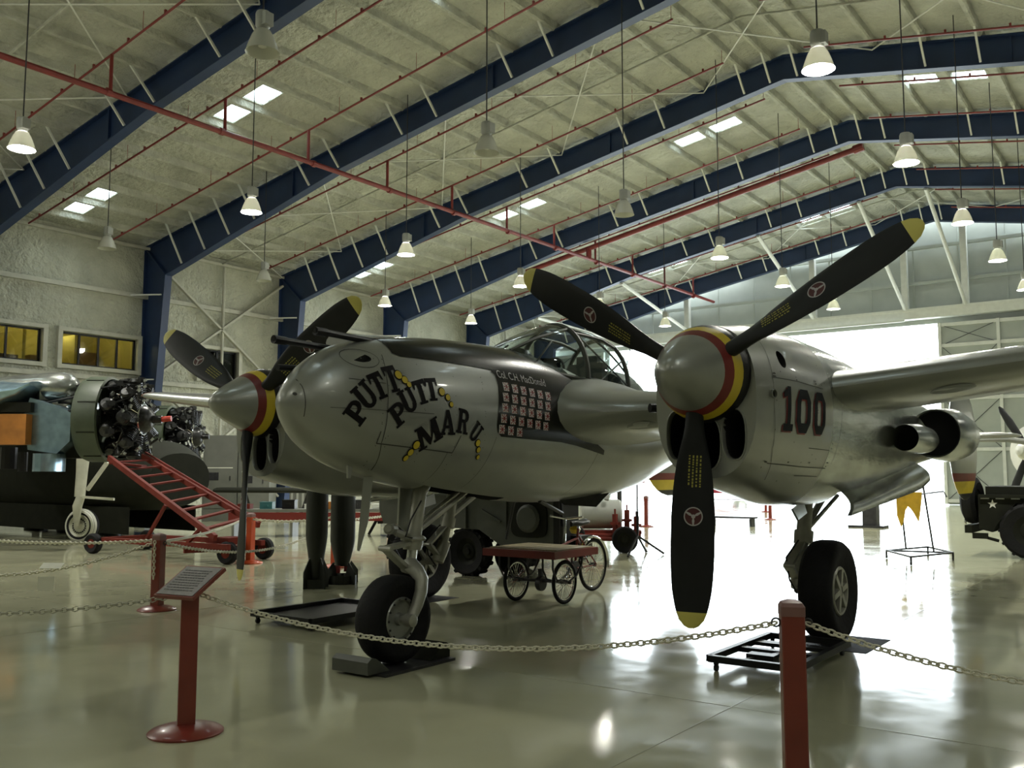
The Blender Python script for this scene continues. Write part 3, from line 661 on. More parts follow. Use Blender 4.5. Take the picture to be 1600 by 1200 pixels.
# ---- wings
WG = [(.36, 1.10, 3.2, .74, 2.09), (.50, 1.13, 3.15, .66, 2.09), (.62, 1.22, 3.0, .55, 2.09), (.80, 1.36, 2.8, .46, 2.09), (1.05, 1.46, 2.62, .42, 2.09), (1.5, 1.52, 2.5, .39, 2.10), (2.44, 1.58, 2.35, .37, 2.18), (3.2, 1.63, 2.2, .36, 2.25), (4.5, 1.72, 1.95, .30, 2.38), (6.0, 1.83, 1.6, .22, 2.53), (7.2, 1.95, 1.25, .15, 2.65), (7.7, 2.12, .88, .10, 2.70), (7.92, 2.38, .40, .04, 2.72)]
def foil(x, y0, c, t, z, n=16):
    up, lo = [], []
    for k in range(n+1):
        s = .5*(1-math.cos(PI*k/n)); th = 5*(.2969*math.sqrt(s)-.126*s-.3516*s*s+.2843*s**3-.1036*s**4)*t; cb = .018*c*4*s*(1-s)
        up.append(Vector((x, y0+s*c, z+cb+th-.02*c*s))); lo.append(Vector((x, y0+s*c, z+cb*1-th*1.-.02*c*s)))
    return up+lo[-2:0:-1]
def wing_at(x): return interp(WG, x)
WS = stations(WG, .3)
for sgn in (1, -1):
    rings = [[Vector((p.x*sgn, p.y, p.z)) for p in foil(x, *wing_at(x))] for x in WS]
    wg = MB().loft(rings).build('wing', 'alu' if sgn < 0 else 'alu', plane, 40)
    q = MB(); tip = [[Vector((p.x*sgn, p.y, p.z)) for p in foil(x, wing_at(x)[0]-.004, wing_at(x)[1]+.008, wing_at(x)[2]+.008, wing_at(x)[3])] for x in (7.6, 7.75, 7.88, 7.925)]
    q.loft(tip); q.build('wing_tip', mat('pale_red_tip', (.45, .16, .13), .4, .2, 0), wg)
    for cx, cy in ((1.15, .17), (3.75, .2)):
        y0, c, t, z = wing_at(cx); pts = []
        for k in range(20):
            a = 2*PI*k/20; x = cx+.17*math.cos(a); f = foil(x, *wing_at(x)); yy = y0+cy+.10*math.sin(a)
            lo = f[16:]+[f[0]]; zz = max(p.z for p in (lo[0],))
            for p0, p1 in zip(lo, lo[1:]):
                if min(p0.y, p1.y) <= yy <= max(p0.y, p1.y): zz = p0.z+(p1.z-p0.z)*(yy-p0.y)/(p1.y-p0.y+1e-9)
            pts.append(Vector((x*sgn, yy, zz-.004)))
        q = MB(); q.add(pts, [tuple(range(20))]); q.build('underwing_oval', mat('dull_dark_oval', (.12, .13, .12), .3, .7, .1), wg, 0)  # dull dark oval laid just below the lower wing skin
# ---- engine nacelles and booms with the three chin intakes
for sgn in (1, -1):
    cx = HX*sgn
    b = MB(); b.loft([section(NAC, cx, y, 40) for y in stations(NAC, .15)]); na = b.build('engine_nacelle', ['bare' if sgn > 0 else 'alu', 'void', 'alu'], plane, 40)
    for p in na.data.polygons:
        if p.center.y < 1.5: p.material_index = 2
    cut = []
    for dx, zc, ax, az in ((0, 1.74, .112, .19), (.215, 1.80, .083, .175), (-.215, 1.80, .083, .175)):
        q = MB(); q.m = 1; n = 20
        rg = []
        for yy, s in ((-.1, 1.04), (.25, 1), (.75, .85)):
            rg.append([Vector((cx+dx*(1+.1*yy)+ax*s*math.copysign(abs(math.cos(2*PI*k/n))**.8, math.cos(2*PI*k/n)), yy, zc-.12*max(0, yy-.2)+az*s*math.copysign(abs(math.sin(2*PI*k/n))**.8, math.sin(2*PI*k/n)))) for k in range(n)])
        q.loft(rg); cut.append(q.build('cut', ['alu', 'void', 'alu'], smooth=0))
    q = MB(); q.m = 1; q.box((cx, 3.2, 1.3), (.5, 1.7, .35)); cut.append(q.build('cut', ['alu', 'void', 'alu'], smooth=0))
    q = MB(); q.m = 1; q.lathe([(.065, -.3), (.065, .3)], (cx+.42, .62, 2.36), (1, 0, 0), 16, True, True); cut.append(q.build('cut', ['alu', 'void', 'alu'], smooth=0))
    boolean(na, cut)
    for dx, zc, ax, az in ((0, 1.74, .112, .19), (.215, 1.80, .083, .175), (-.215, 1.80, .083, .175)):
        q = MB(); rg = []; n = 24
        prof = [(.19, -.004), (.15, -.003), (.139, .004), (.141, .010), (.152, .013)]
        for yy, d in prof: rg.append([Vector((cx+dx+(ax+d)*math.copysign(abs(math.cos(2*PI*k/n))**.8, math.cos(2*PI*k/n)), yy, zc+(az+d)*math.copysign(abs(math.sin(2*PI*k/n))**.8, math.sin(2*PI*k/n)))) for k in range(n)])
        q.loft(rg, False, False); q.build('intake_lip', 'alu', na)
    # exhaust stub and small duct on the outboard cowl flank
    if sgn > 0:
        p = on(NAC, HX, .38, 2.09, 0); q = MB(); q.lathe([(.033, -.03), (.034, .02), (.027, .02), (.026, -.03)], p, (1, -.25, 0), 14); q.m = 1; q.lathe([(.0, 0), (.027, 0)], p, (1, -.25, 0), 14); q.build('drain_tube', ['alu', 'void'], na)
        q = MB(); q.tube([(1.98, .35, 2.02), (1.93, .28, 2.02)], .035, 10); q.build('side_duct', 'black', na)
        # seams, rivets, number
        se = strip([(.42, 2.55), (.40, 2.3), (.40, 2.0), (.46, 1.7), (.6, 1.48)], .005)+strip([(.4, 2.21), (.8, 2.21), (1.35, 2.19)], .005)+strip([(.46, 1.60), (1.1, 1.575), (1.6, 1.565)], .005)+strip([(1.1, 1.72), (1.55, 1.71), (1.5, 1.5), (1.02, 1.51)], .006)+strip([(1.75, 2.5), (1.8, 2.1), (1.7, 1.6)], .004)
        for k in range(90): se.append(circ((R.choice([.42, .44, .8, 1.2, 1.6, R.uniform(.4, 1.8)])+R.uniform(-.01, .01), R.choice([2.22, 2.24, 1.61, R.uniform(1.45, 2.5)])), .006, 5))
        o = drape([(s, 0) for s in se], NAC, HX, 'panel_seams', 'seam', na, .0022, .06); o['kind'] = 'stuff'
        def num(c, wd, h, one):
            if one: return [[(c-wd*.12, 1.835), (c+wd*.2, 1.835), (c+wd*.2, 1.835+h), (c-.02, 1.835+h), (c-wd*.12, 1.835+h*.95)], rc(c-wd*.42, 1.835, c+wd*.46, 1.835+h*.16), [(c-wd*.42, 1.835+h*.74), (c-wd*.12, 1.835+h*.78), (c-wd*.12, 1.835+h*.95), (c-wd*.42, 1.835+h*.86)]]
            z0, z1, k, t = 1.828, 1.828+h, wd*.24, wd*.27; x0, x1 = c-wd/2, c+wd/2
            o_ = [(x0+k, z0), (x1-k, z0), (x1, z0+k*1.3), (x1, z1-k*1.3), (x1-k, z1), (x0+k, z1), (x0, z1-k*1.3), (x0, z0+k*1.3)]
            i_ = [(x0+k+t*.3, z0+t), (x1-k-t*.3, z0+t), (x1-t, z0+k*1.3+t*.4), (x1-t, z1-k*1.3-t*.4), (x1-k-t*.3, z1-t), (x0+k+t*.3, z1-t), (x0+t, z1-k*1.3-t*.4), (x0+t, z0+k*1.3+t*.4)]
            return [[o_[j], o_[(j+1) % 8], i_[(j+1) % 8], i_[j]] for j in range(8)]
        for c, wd, one in ((.63, .19, 1), (.91, .27, 0), (1.24, .24, 0)):
            s = num(c, wd, .325, one); sh = [[(x-.016, z-.012) for x, z in q] for q in s]
            drape([(q, 0) for q in sh]+[(q, 1) for q in s], NAC, HX, 'number_figure', ['inkred', mat('navy_black', (.008, .010, .015), .6, 0, 0, spec=.15) if 'numink' not in M else M['numink']], na, .003, .05)
            M.setdefault('numink', bpy.data.materials.get('navy_black'))
# turbo air scoop and boom radiator, outboard of each boom
for sgn in (1, -1):
    for x, y, z, r, L, nm in ((2.98, 3.55, 1.87, .135, 1.2, 'turbo_air_scoop'), (3.0, 4.75, 1.95, .27, 1.5, 'boom_radiator')):
        q = MB(); q.lathe([(r*.86, .25), (r*.9, .02), (r*.96, 0), (r, .03), (r*1.12, L*.4), (r*1.0, L*.7), (r*.5, L)], (x*sgn, y, z), (0, 1, 0), 26); q.m = 1
        q.lathe([(0, .2), (r*.88, .2)], (x*sgn, y, z), (0, 1, 0), 26); q.build(nm, ['bare', 'void'], plane)
        q = MB(); q.loft([section([(y+.1, .2, z+r*.8, z-r*.6, z, 2.2), (y+L, .1, z+.1, z-.1, z, 2)], (x-.3)*sgn, yy, 16) for yy in (y+.1, y+L*.6, y+L)]); q.build('scoop_fairing', 'bare', plane)
# ---- spinners
for sgn in (1, -1):
    ax = Vector((0, -1, -.05)).normalized(); o = Vector((HX*sgn, 0, HZ)); q = MB()
    prof = [(.0, .465), (.03, .46), (.065, .442), (.10, .405), (.145, .335), (.19, .255), (.232, .17), (.265, .10)]
    q.lathe(prof, o, ax, 40); q.m = 1; q.lathe([(.265, .10), (.284, .065), (.303, .025)], o, ax, 40); q.m = 2; q.lathe([(.303, .025), (.319, -.015), (.333, -.06)], o, ax, 40)
    q.m = 3; q.lathe([(.333, -.06), (.345, -.10), (.353, -.145), (.345, -.17)], o, ax, 40)
    q.build('spinner', ['alu', 'maroon', 'yellow', 'black'], plane, 60)
# ---- six propeller blades
BL = [(.27, .125, .11, 55), (.38, .14, .105, 50), (.5, .19, .08, 44), (.65, .245, .062, 38), (.85, .285, .048, 33), (1.05, .30, .040, 29), (1.25, .298, .034, 26), (1.45, .28, .028, 23), (1.60, .235, .022, 21), (1.70, .17, .016, 20), (1.74, .10, .012, 20), (1.755, .04, .008, 20)]
def blade(sgn, ph):
    tz = Vector((0, .05, 1)).normalized(); o = Vector((HX*sgn, 0, HZ))
    rad = Vector((math.cos(ph), 0, 0))+tz*math.sin(ph); tan = (Vector((-math.sin(ph), 0, 0))+tz*math.cos(ph))*(-sgn); fwd = Vector((0, -1, .05)).normalized()
    q = MB(); rings = []; n = 16; rs = [b_[0] for b_ in BL]; st = stations(BL, .06); st.append(1.648); st.sort()
    for r in st:
        c, t, be = interp(BL, r); be = math.radians(be); ch = tan*math.cos(be)+fwd*math.sin(be); nn = fwd*math.cos(be)-tan*math.sin(be)
        rings.append([o+rad*r+ch*(c/2*math.cos(2*PI*k/n))+nn*(t/2*math.sin(2*PI*k/n)) for k in range(n)])
    m = st.index(1.648); q.loft(rings[:m+1], True, False); q.m = 1; q.loft(rings[m:], False, True)
    bl = q.build('propeller_blade', ['blade', 'tipyellow'], plane, 50)
    def face(r, u, off):
        c, t, be = interp(BL, r); be = math.radians(be); ch = tan*math.cos(be)+fwd*math.sin(be); nn = fwd*math.cos(be)-tan*math.sin(be)
        h = t/2*math.sqrt(max(0, 1-(2*u/c)**2)); return o+rad*r+ch*u+nn*(h+off)
    q = MB(); q.m = 0; N = 28; R0 = .065
    def ring(ra, rb_, off):
        vs = [face(1.0+rr_*math.sin(2*PI*k/N), rr_*math.cos(2*PI*k/N), off) for rr_ in (ra, rb_) for k in range(N)]
        q.add(vs, [(k, (k+1) % N, N+(k+1) % N, N+k) for k in range(N)])
    q.m = 1; q.add([face(1.0+.057*math.sin(2*PI*k/N), .057*math.cos(2*PI*k/N), .002) for k in range(N)], [tuple(range(N))]); q.m = 0
    ring(.057, R0, .003); ring(.0, .014, .004)
    for k in range(3):
        a = PI/2+k*2*PI/3; d = (math.cos(a), math.sin(a)); e = (-d[1], d[0])
        q.add([face(1.0+d[1]*s+e[1]*w_, d[0]*s+e[0]*w_, .0035) for s, w_ in ((.01, -.004), (.03, -.009), (.057, -.005), (.057, .005), (.03, .009), (.01, .004))], [(0, 1, 2, 3, 4, 5)])
    q.build('blade_emblem', [M.setdefault('emblem', mat('emblem_grey', (.42, .40, .40), .5, 0, 0)), M.setdefault('emblemred', mat('emblem_red', (.07, .012, .014), .5, 0, 0))], bl, 0)
    q = MB(); R.seed(5)
    for ln in range(4):
        r = .58
        while r < .79:
            L = R.uniform(.008, .02)
            q.add([face(a, u, .003) for a, u in ((r, -.045+ln*.026), (r+L, -.045+ln*.026), (r+L, -.034+ln*.026), (r, -.034+ln*.026))], [(0, 1, 2, 3)]); r += L+R.uniform(.004, .012)
    q.build('blade_stencil', M.setdefault('stencil', mat('yellow_stencil', (.36, .33, .06), .5, 0, 0)), bl, 0)
for sgn, ph0 in ((1, 29.2), (-1, 31.0)):
    for k in range(3): blade(sgn, math.radians(ph0+120*k))
# ---- tail
q = MB(); rg = []
for x in [-3.29, -3.25, -3.15, -3.0, -2.9, -1.5, 0, 1.5, 2.9, 3.0, 3.15, 3.25, 3.29]: h_ = math.sqrt(max(.02, 1-max(0, abs(x)-2.9)**2/.16)) if abs(x) > 2.9 else 1; rg.append(foil(x, 8.45+.3*(1-h_), .95*h_, .09*h_, 2.05, 8))
q.loft(rg); q.build('tailplane', 'alu', plane)
for sgn in (1, -1):
    q = MB(); zs = [1.12, 1.16, 1.22, 1.31, 1.40, 1.44, 1.48, 1.52, 1.7, 2.0, 2.3, 2.6, 2.8, 2.86]; prev = None; n = 18
    for z in zs:
        h = math.sqrt(max(0, 1-((z-1.99)/.875)**2)); c = max(.03, 1.05*h)
        rgn = [Vector((HX*sgn+.06*h*math.sin(2*PI*k/n), 9.35+c*math.cos(2*PI*k/n), z)) for k in range(n)]
        if prev is not None:
            zm = (z+pz)/2; q.m = 0 if zm > 1.52 else 1 if zm > 1.40 else 2 if zm > 1.22 else 3
            q.loft([prev, rgn], pz == zs[0], z == zs[-1])
        prev, pz = rgn, z
    q.build('tail_fin', ['alu', 'maroon', 'yellow', 'black'], plane)
# ---- landing gear
def wheel(name, c, r, wd, rim, parent, spokes=0, side=1, rimmat='gearpaint'):
    q = MB(); hw = wd/2; pr = [(rim, -hw*.62), (r*.78, -hw*.95), (r*.9, -hw*.93), (r*.97, -hw*.7), (r, -hw*.3), (r, hw*.3), (r*.97, hw*.7), (r*.9, hw*.93), (r*.78, hw*.95), (rim, hw*.62)]
    q.lathe(pr, c, (1, 0, 0), 40); t = q.build(name, 'rubber', parent, 50)
    q = MB(); s = side
    q.lathe([(rim*1.03, hw*.66*s), (rim*.98, hw*.74*s), (rim*.9, hw*.72*s), (rim*.86, hw*.5*s), (rim*.3, hw*.42*s), (rim*.28, hw*.7*s), (0, hw*.72*s)], c, (1, 0, 0), 32)
    q.lathe([(rim*1.0, -hw*.6*s), (0, -hw*.6*s)], c, (1, 0, 0), 24)
    q.build('wheel_rim', rimmat, t)
    if spokes:
        q = MB()
        for k in range(spokes):
            a = 2*PI*k/spokes+.2; d = Vector((0, math.cos(a), math.sin(a))); c_ = Vector(c)+Vector((hw*.6*s, 0, 0))
            q.bar(c_+d*rim*.2, c_+d*rim*.9, rim*.22, hw*.3, (1, 0, 0))
        q.build('wheel_spokes', rimmat, t)
        q = MB(); q.lathe([(rim*.28, hw*.46*s), (rim*.86, hw*.52*s)], c, (1, 0, 0), 32); q.build('hub_recess', 'void', t)
    else:
        q = MB()
        for k in range(14):
            a = 2*PI*k/14; q.lathe([(.0, .012), (.009, .010), (.01, 0)], Vector(c)+Vector((hw*.72*s, rim*.93*math.cos(a), rim*.93*math.sin(a))), (s, 0, 0), 6)
        q.build('rim_bolts', 'steel', t)
    return t
NW = (0.0, -.453, .372)
wheel('nose_wheel', NW, .345, .26, .17, plane, 0, 1, 'alu')
q = MB(); q.tube([(0, -.05, 1.5), (0, -.16, 1.36), (0, -.22, 1.0)], .062, 14); q.tube([(0, -.22, 1.02), (0, -.235, .95), (0, -.24, .9)], [.085, .085, .075], 14); q.build('nose_strut', 'gearpaint', plane)
q = MB(); q.tube([(0, -.235, .92), (0, -.262, .76)], .042, 12); q.build('oleo_piston', 'polish', plane)
q = MB(); q.tube([(0, -.26, .79), (.03, -.28, .775), (.10, -.29, .735), (.155, -.295, .675), (.170, -.32, .58), (.174, -.37, .48), (.174, -.42, .41), (.174, -.455, .36)], [.06, .065, .062, .055, .052, .048, .044, .04], 12)
q.lathe([(.05, -.04), (.05, .035), (.03, .045), (0, .045)], (.178, -.453, .372), (1, 0, 0), 14); q.tube([(-.12, -.453, .372), (.2, -.453, .372)], .03, 10)
q.tube([(-.06, -.27, .77), (.09, -.25, .74)], .055, 10); q.build('nose_fork', 'gearpaint', plane)
q = MB(); q.bar((0, -.27, .96), (0, -.56, .93), .10, .03); q.bar((0, -.56, .93), (0, -.32, .76), .09, .03); q.tube([(-.06, -.56, .93), (.07, -.56, .93)], .022, 8); q.tube([(-.05, -.32, .77), (.05, -.32, .77)], .02, 8); q.build('torque_link', 'gearpaint', plane)
q = MB(); q.tube([(-.1, -.36, 1.07), (-.02, -.5, 1.08)], .045, 10); q.tube([(-.02, -.5, 1.08), (.05, -.58, 1.09)], .028, 8); q.tube([(.0, -.25, .99), (-.06, -.38, 1.05)], .03, 8); q.torus((0, -.232, .99), (0, .05, 1), .09, .02, 18, 6); q.build('steering_damper', 'gearpaint', plane)
q = MB()
q.tube([(.02, -.2, 1.05), (.06, .1, 1.22), (.06, .42, 1.38)], .024, 8); q.tube([(-.1, -.2, 1.02), (-.12, .15, 1.2), (-.12, .5, 1.36)], .02, 8); q.build('drag_strut', 'gearpaint', plane)
q = MB(); q.tube([(.06, -.3, 1.0), (.09, -.42, 1.02), (.08, -.35, 1.15), (.06, -.2, 1.3)], .007, 5); q.tube([(-.05, -.28, 1.0), (-.09, -.4, .98), (-.05, -.3, .8)], .007, 5); q.build('hydraulic_hoses', 'black', plane)
q = MB(); q.prism([(0, 1.55), (.075, 1.53), (.035, 1.15), (-.03, .93), (-.05, .935)], (.02, -.82, 0), (.75, .55, 0), (0, 0, 1), .03); q.build('nose_gear_door', 'alu', plane, 0)
q = MB(); q.prism([(0, 1.45), (.22, 1.42), (.24, 1.2), (.16, 1.02), (.02, 1.1)], (-.25, -.3, 0), (0, 1, 0), (.1, 0, 1), .02); q.build('nose_gear_door', 'alu', plane, 0)
q = MB(); q.prism([(0, 0), (.06, 0), (.035, -.13), (.01, -.13)], (.1, -1.1, 1.62), (0, 1, 0), (0, 0, 1), .02); q.build('drain_mast', 'alu', plane, 0)
q = MB(); q.prism([(0, 0), (.75, .05), (.55, -.09), (.1, -.06)], (.12, 1.75, 1.27), (.2, .98, 0), (0, 0, 1), .02); q.build('belly_door', 'olive', plane, 0)
q = MB(); q.tube([(.15, 1.4, 1.26), (.05, 1.95, 1.12)], .02, 6); q.tube([(.0, 1.2, 1.28), (-.1, 1.2, .9)], .015, 6); q.build('belly_strut', 'steel', plane)
for sgn in (1, -1):
    wx = 2.48*sgn; ix = 2.20*sgn
    wheel('main_wheel', (wx, 2.66, .462), .457, .31, .215, plane, 6, sgn if sgn > 0 else 1)
    sx = ix if sgn > 0 else -2.2
    q = MB(); q.tube([(sx, 2.98, 1.6), (sx, 2.93, 1.25), (sx, 2.86, .98)], .07, 14); q.tube([(sx, 2.86, .98), (sx, 2.83, .86)], .09, 14); q.tube([(sx, 2.83, .88), (sx, 2.76, .62)], .05, 12)
    q.tube([(sx, 2.78, .68), (sx, 2.70, .55), (sx, 2.66, .46)], [.08, .085, .07], 12); q.tube([(sx-.03, 2.66, .462), (wx, 2.66, .462)], .045, 10); q.build('main_strut', 'gearpaint', plane)
    q = MB(); q.bar((sx, 2.80, .9), (sx-.02*sgn, 2.46, .68), .09, .025); q.bar((sx-.02*sgn, 2.46, .68), (sx, 2.70, .5), .09, .025); q.tube([(sx-.06, 2.46, .68), (sx+.05, 2.46, .68)], .02, 8); q.build('torque_link', 'gearpaint', plane)
    q = MB(); q.tube([(sx, 2.9, 1.0), (sx, 3.3, 1.2), (sx, 3.7, 1.4)], .035, 8); q.tube([(sx+.05*sgn, 2.9, 1.02), (sx+.1*sgn, 3.6, 1.3)], .02, 8); q.build('drag_strut', 'gearpaint', plane)
    q = MB(); q.tube([(sx, 2.7, .9), (sx-.05, 2.5, .75), (sx-.03, 2.52, .55), (sx, 2.62, .42)], .009, 5); q.build('brake_line', 'black', plane)
    q = MB(); q.prism([(0, 0), (.35, .07), (.34, -.05), (.06, -.1)], (2.27*sgn, 2.32, 1.20), (0, 1, 0), (-.3, 0, 1), .02); q.build('gear_leg_door', 'alu', plane, 0)
    rg = []; n = 10
    for t in range(9):
        t /= 8; T = Vector((2.70, 2.50+2.75*t, 1.36+.275*t)); B = Vector((2.88-.05*t, 2.05+3.2*t, 1.168+.21*t+(.06*((t-.85)/.15) if t > .85 else 0)))
        ro = []
        for k in range(n+1):
            p = T.lerp(B, k/n)+Vector((.05*math.sin(PI*k/n), 0, 0)); ro.append(Vector((p.x*sgn, p.y, p.z)))
        rg.append(ro+[p-Vector((.03*sgn, 0, 0)) for p in reversed(ro)])
    MB().loft(rg).build('main_gear_door', 'bare', plane, 40)
# ------------------------------------------------------------------ barrier: posts, sign, chains
def single(name, mb, m, label, cat, group=None, smooth=35):
    return tag(mb.build(name, m, None, smooth), label, cat, group)
POSTS = [((3.63, -1.53), .92, 'redpost', 'nearest red barrier post at the bottom right, in front of the main wheel', 28),
         ((-4.244, .229), .85, 'redpost', 'red barrier post on a round base behind the tilted sign stand', 20),
         ((-7.80, 4.33), .85, 'orangepost', 'orange-red barrier post seen right of the left propeller blade tip', 10),
         ((-6.16, 4.73), .85, 'orangepost', 'orange-red barrier post hidden behind the two standing bombs', 10),
         ((-5.72, 11.12), .87, 'redpost', 'red barrier post behind the saddle of the cargo tricycle', 10),
         ((-7.41, 17.81), .87, 'redpost', 'distant red barrier post right of the black tripod stand', 10),
         ((-6.02, 23.71), .8, 'redpost', 'tiny distant red barrier post under the right engine, the nearer of two', 10),
         ((-8.32, 29.33), .8, 'redpost', 'tiny distant red barrier post under the right engine, the farther of two', 10)]
for (x, y), h, m, lab, rz in POSTS:
    r = empty('barrier_post', (x, y, 0), lab, 'barrier post', 'red barrier posts')
    q = MB(); q.lathe([(0, .0), (.21, .0), (.212, .008), (.2, .02), (.14, .042), (.075, .055), (.055, .056)], n=32); q.build('base', m, r, local=True)
    q = MB(); a = .055; q.box((0, 0, .05+(h-.09)/2), (2*a, 2*a, h-.1)); c = .006
    q.v = []; q.f = []; q.mi = []
    ring = lambda z, s: [Vector((px*s, py*s, z)) for px, py in ((a-c, -a), (a, -a+c), (a, a-c), (a-c, a), (-a+c, a), (-a, a-c), (-a, -a+c), (-a+c, -a))]
    q.loft([ring(.05, 1), ring(h-.07, 1)]); p = q.build('post', m, r, 20, local=True)
    q = MB(); q.loft([ring(h-.075, 1.04), ring(h-.03, 1.04), ring(h-.012, .85), ring(h, .35)]); q.build('cap', M.setdefault('capgrey', mat('grey_red_cap', (.20, .10, .09), .5, 0, .15)), r, 30, local=True)
    for s in (1, -1):
        q = MB(); q.torus((s*.075, 0, h-.11), (0, 1, 0), .02, .005, 12, 5); q.build('eye_ring', 'steel', r, local=True)
    r.rotation_euler = (0, 0, math.radians(rz))
# sign stand
sg = empty('sign_stand', (.333, -2.585, 0), 'red information stand with a tilted engraved plaque on a round base, front left', 'sign')
q = MB(); q.lathe([(0, .0), (.215, .0), (.218, .01), (.2, .024), (.13, .045), (.06, .058), (0, .06)], n=40); q.build('base', 'redpost', sg, local=True)
q = MB(); q.box((0, 0, .445), (.1, .1, .81), Matrix.Rotation(math.radians(58), 3, 'Z')); q.build('post', 'redpost', sg, 10, local=True)
RS = Matrix.Rotation(math.radians(-47), 3, 'Z') @ Matrix.Rotation(math.radians(28), 3, 'X')
RS = Matrix.Rotation(math.radians(10), 3, 'Z') @ Matrix.Rotation(math.radians(30), 3, 'X')
q = MB(); q.box((0, 0, .875), (.31, .30, .022), RS); q.build('plaque_frame', 'redpost', sg, 10, local=True)
q = MB(); q.box(Vector((0, 0, .875))+RS @ Vector((0, 0, .0125)), (.285, .275, .004), RS); pl = q.build('plaque', 'plaque', sg, 10, local=True)
q = MB(); R.seed(9)
for ln in range(9):
    x = -.12
    while x < .09:
        L = R.uniform(.01, .03); q.box(Vector((0, 0, .875))+RS @ Vector((x+L/2, .10-ln*.024, .0152)), (L, .008, .0012), RS); x += L+.006
q.build('engraved_lines', M.setdefault('engrave', mat('engraved_line', (.09, .085, .085), .4, .7, 0)), pl, 0)

def catenary(a, b_, sag, n):
    a, b_ = Vector(a), Vector(b_); return [a.lerp(b_, t/n)-Vector((0, 0, sag*4*(t/n)*(1-t/n))) for t in range(n+1)]
link_mesh = {}
def chain(name, a, b_, sag, label, m, L=.048, wire=.0052, links=True):
    L0 = (Vector(b_)-Vector(a)).length; n0 = 200; pts = catenary(a, b_, sag, n0)
    tot = sum((pts[i+1]-pts[i]).length for i in range(n0)); n = int(tot/(L*.72)); cur, acc, i = [], 0, 0
    def at(s):
        d = 0
        for i in range(n0):
            l = (pts[i+1]-pts[i]).length
            if d+l >= s: t = (s-d)/l; return pts[i].lerp(pts[i+1], t), (pts[i+1]-pts[i]).normalized()
            d += l
        return pts[-1], (pts[-1]-pts[-2]).normalized()
    root = empty(name, a, label, 'chain', 'barrier chains') if links else None
    allm = MB()
    for k in range(n):
        p, d = at((k+.5)*tot/n); u, v, w_ = basis(d)
        if k % 2: u, v = v, -u
        R_ = Matrix((d, (u+v*.4).normalized(), d.cross((u+v*.4).normalized()))).transposed()
        if links:
            if (L, wire) not in link_mesh:
                q = MB(); q.torus((0, 0, 0), (0, 0, 1), L*.30, wire, 12, 5, 1.62, u=(1, 0, 0)); o = q.build('chain_link', m, root, 60, local=True); link_mesh[(L, wire)] = o
            else: o = copy_obj(link_mesh[(L, wire)], root)
            o.location = p-Vector(a); o.rotation_euler = R_.to_euler()
        else:
            m0 = MB(); m0.torus((0, 0, 0), (0, 0, 1), L*.30, wire, 8, 4, 1.62, u=(1, 0, 0)); allm.add([p+R_ @ Vector(x) for x in m0.v], m0.f)
    if not links:
        o = tag(allm.build(name, m, None, 60), label, 'chain', 'barrier chains')
P = lambda i, dz=-.11: Vector((*POSTS[i][0], POSTS[i][1]+dz))
chain('barrier_chain', (.37, -2.53, .80), (3.57, -1.58, .81), .21, 'pale chain sagging across the front from the sign stand to the near red post', 'chain')
chain('barrier_chain', (3.69, -1.50, .81), (6.2, -1.15, .86), .22, 'pale chain running right from the near red post past the main wheel', 'chain')
chain('barrier_chain', (.29, -2.60, .80), (-2.6, -4.4, .86), .16, 'faint chain running left from the sign stand toward the left edge', 'darkchain', .048, .0036, links=False)
chain('barrier_chain', P(1)+Vector((-.05, -.05, 0)), (-5.0, -2.9, .80), .28, 'pale chain curving left from the middle red post, carrying a paper notice', 'chain', .05, .007, links=False)
chain('barrier_chain', P(1)+Vector((-.06, .05, .03)), (-9.3, -1.3, .98), .16, 'pale chain hanging in front of the white aircraft wheel', 'chain', .05, .008, links=False)
chain('barrier_chain', P(1)+Vector((.03, .07, .02)), P(2)+Vector((-.09, -.03, .02)), .05, 'pale chain rising from the middle red post past the foot of the red ladder', 'chain', .05, .008, links=False)
chain('barrier_chain', P(1)+Vector((.06, .05, 0)), P(3)+Vector((.08, -.05, 0)), .26, 'pale chain drooping right from the middle red post behind the left propeller blade', 'chain', .05, .008, links=False)
chain('barrier_chain', P(2)+Vector((.06, 0, 0)), P(3)+Vector((-.08, 0, .06)), .05, 'upper pale chain between the orange-red post and the post behind the bombs', 'chain', .06, .011, links=False)
chain('barrier_chain', P(3)+Vector((0, .09, 0)), (-7.5, 10.5, .95), .05, 'pale chain running from behind the bombs toward the nose gear', 'chain', .06, .011, links=False)
chain('chain_end', P(1, -.08)+Vector((.03, -.075, 0)), P(1, -.50)+Vector((.032, -.078, 0)), 0, 'spare end of pale chain hanging down the middle red post', 'chain', .045, .007, links=False)
q = MB(); RN = Matrix.Rotation(math.radians(36), 3, 'Z'); q.box((-4.33, -1.0, .40), (.17, .006, .14), RN); q.box((-4.38, -.92, .57), (.22, .10, .006), RN @ Matrix.Rotation(.5, 3, 'X')); single('paper_notice', q, 'paper', 'white paper notice hanging from the left chain', 'notice', smooth=0)

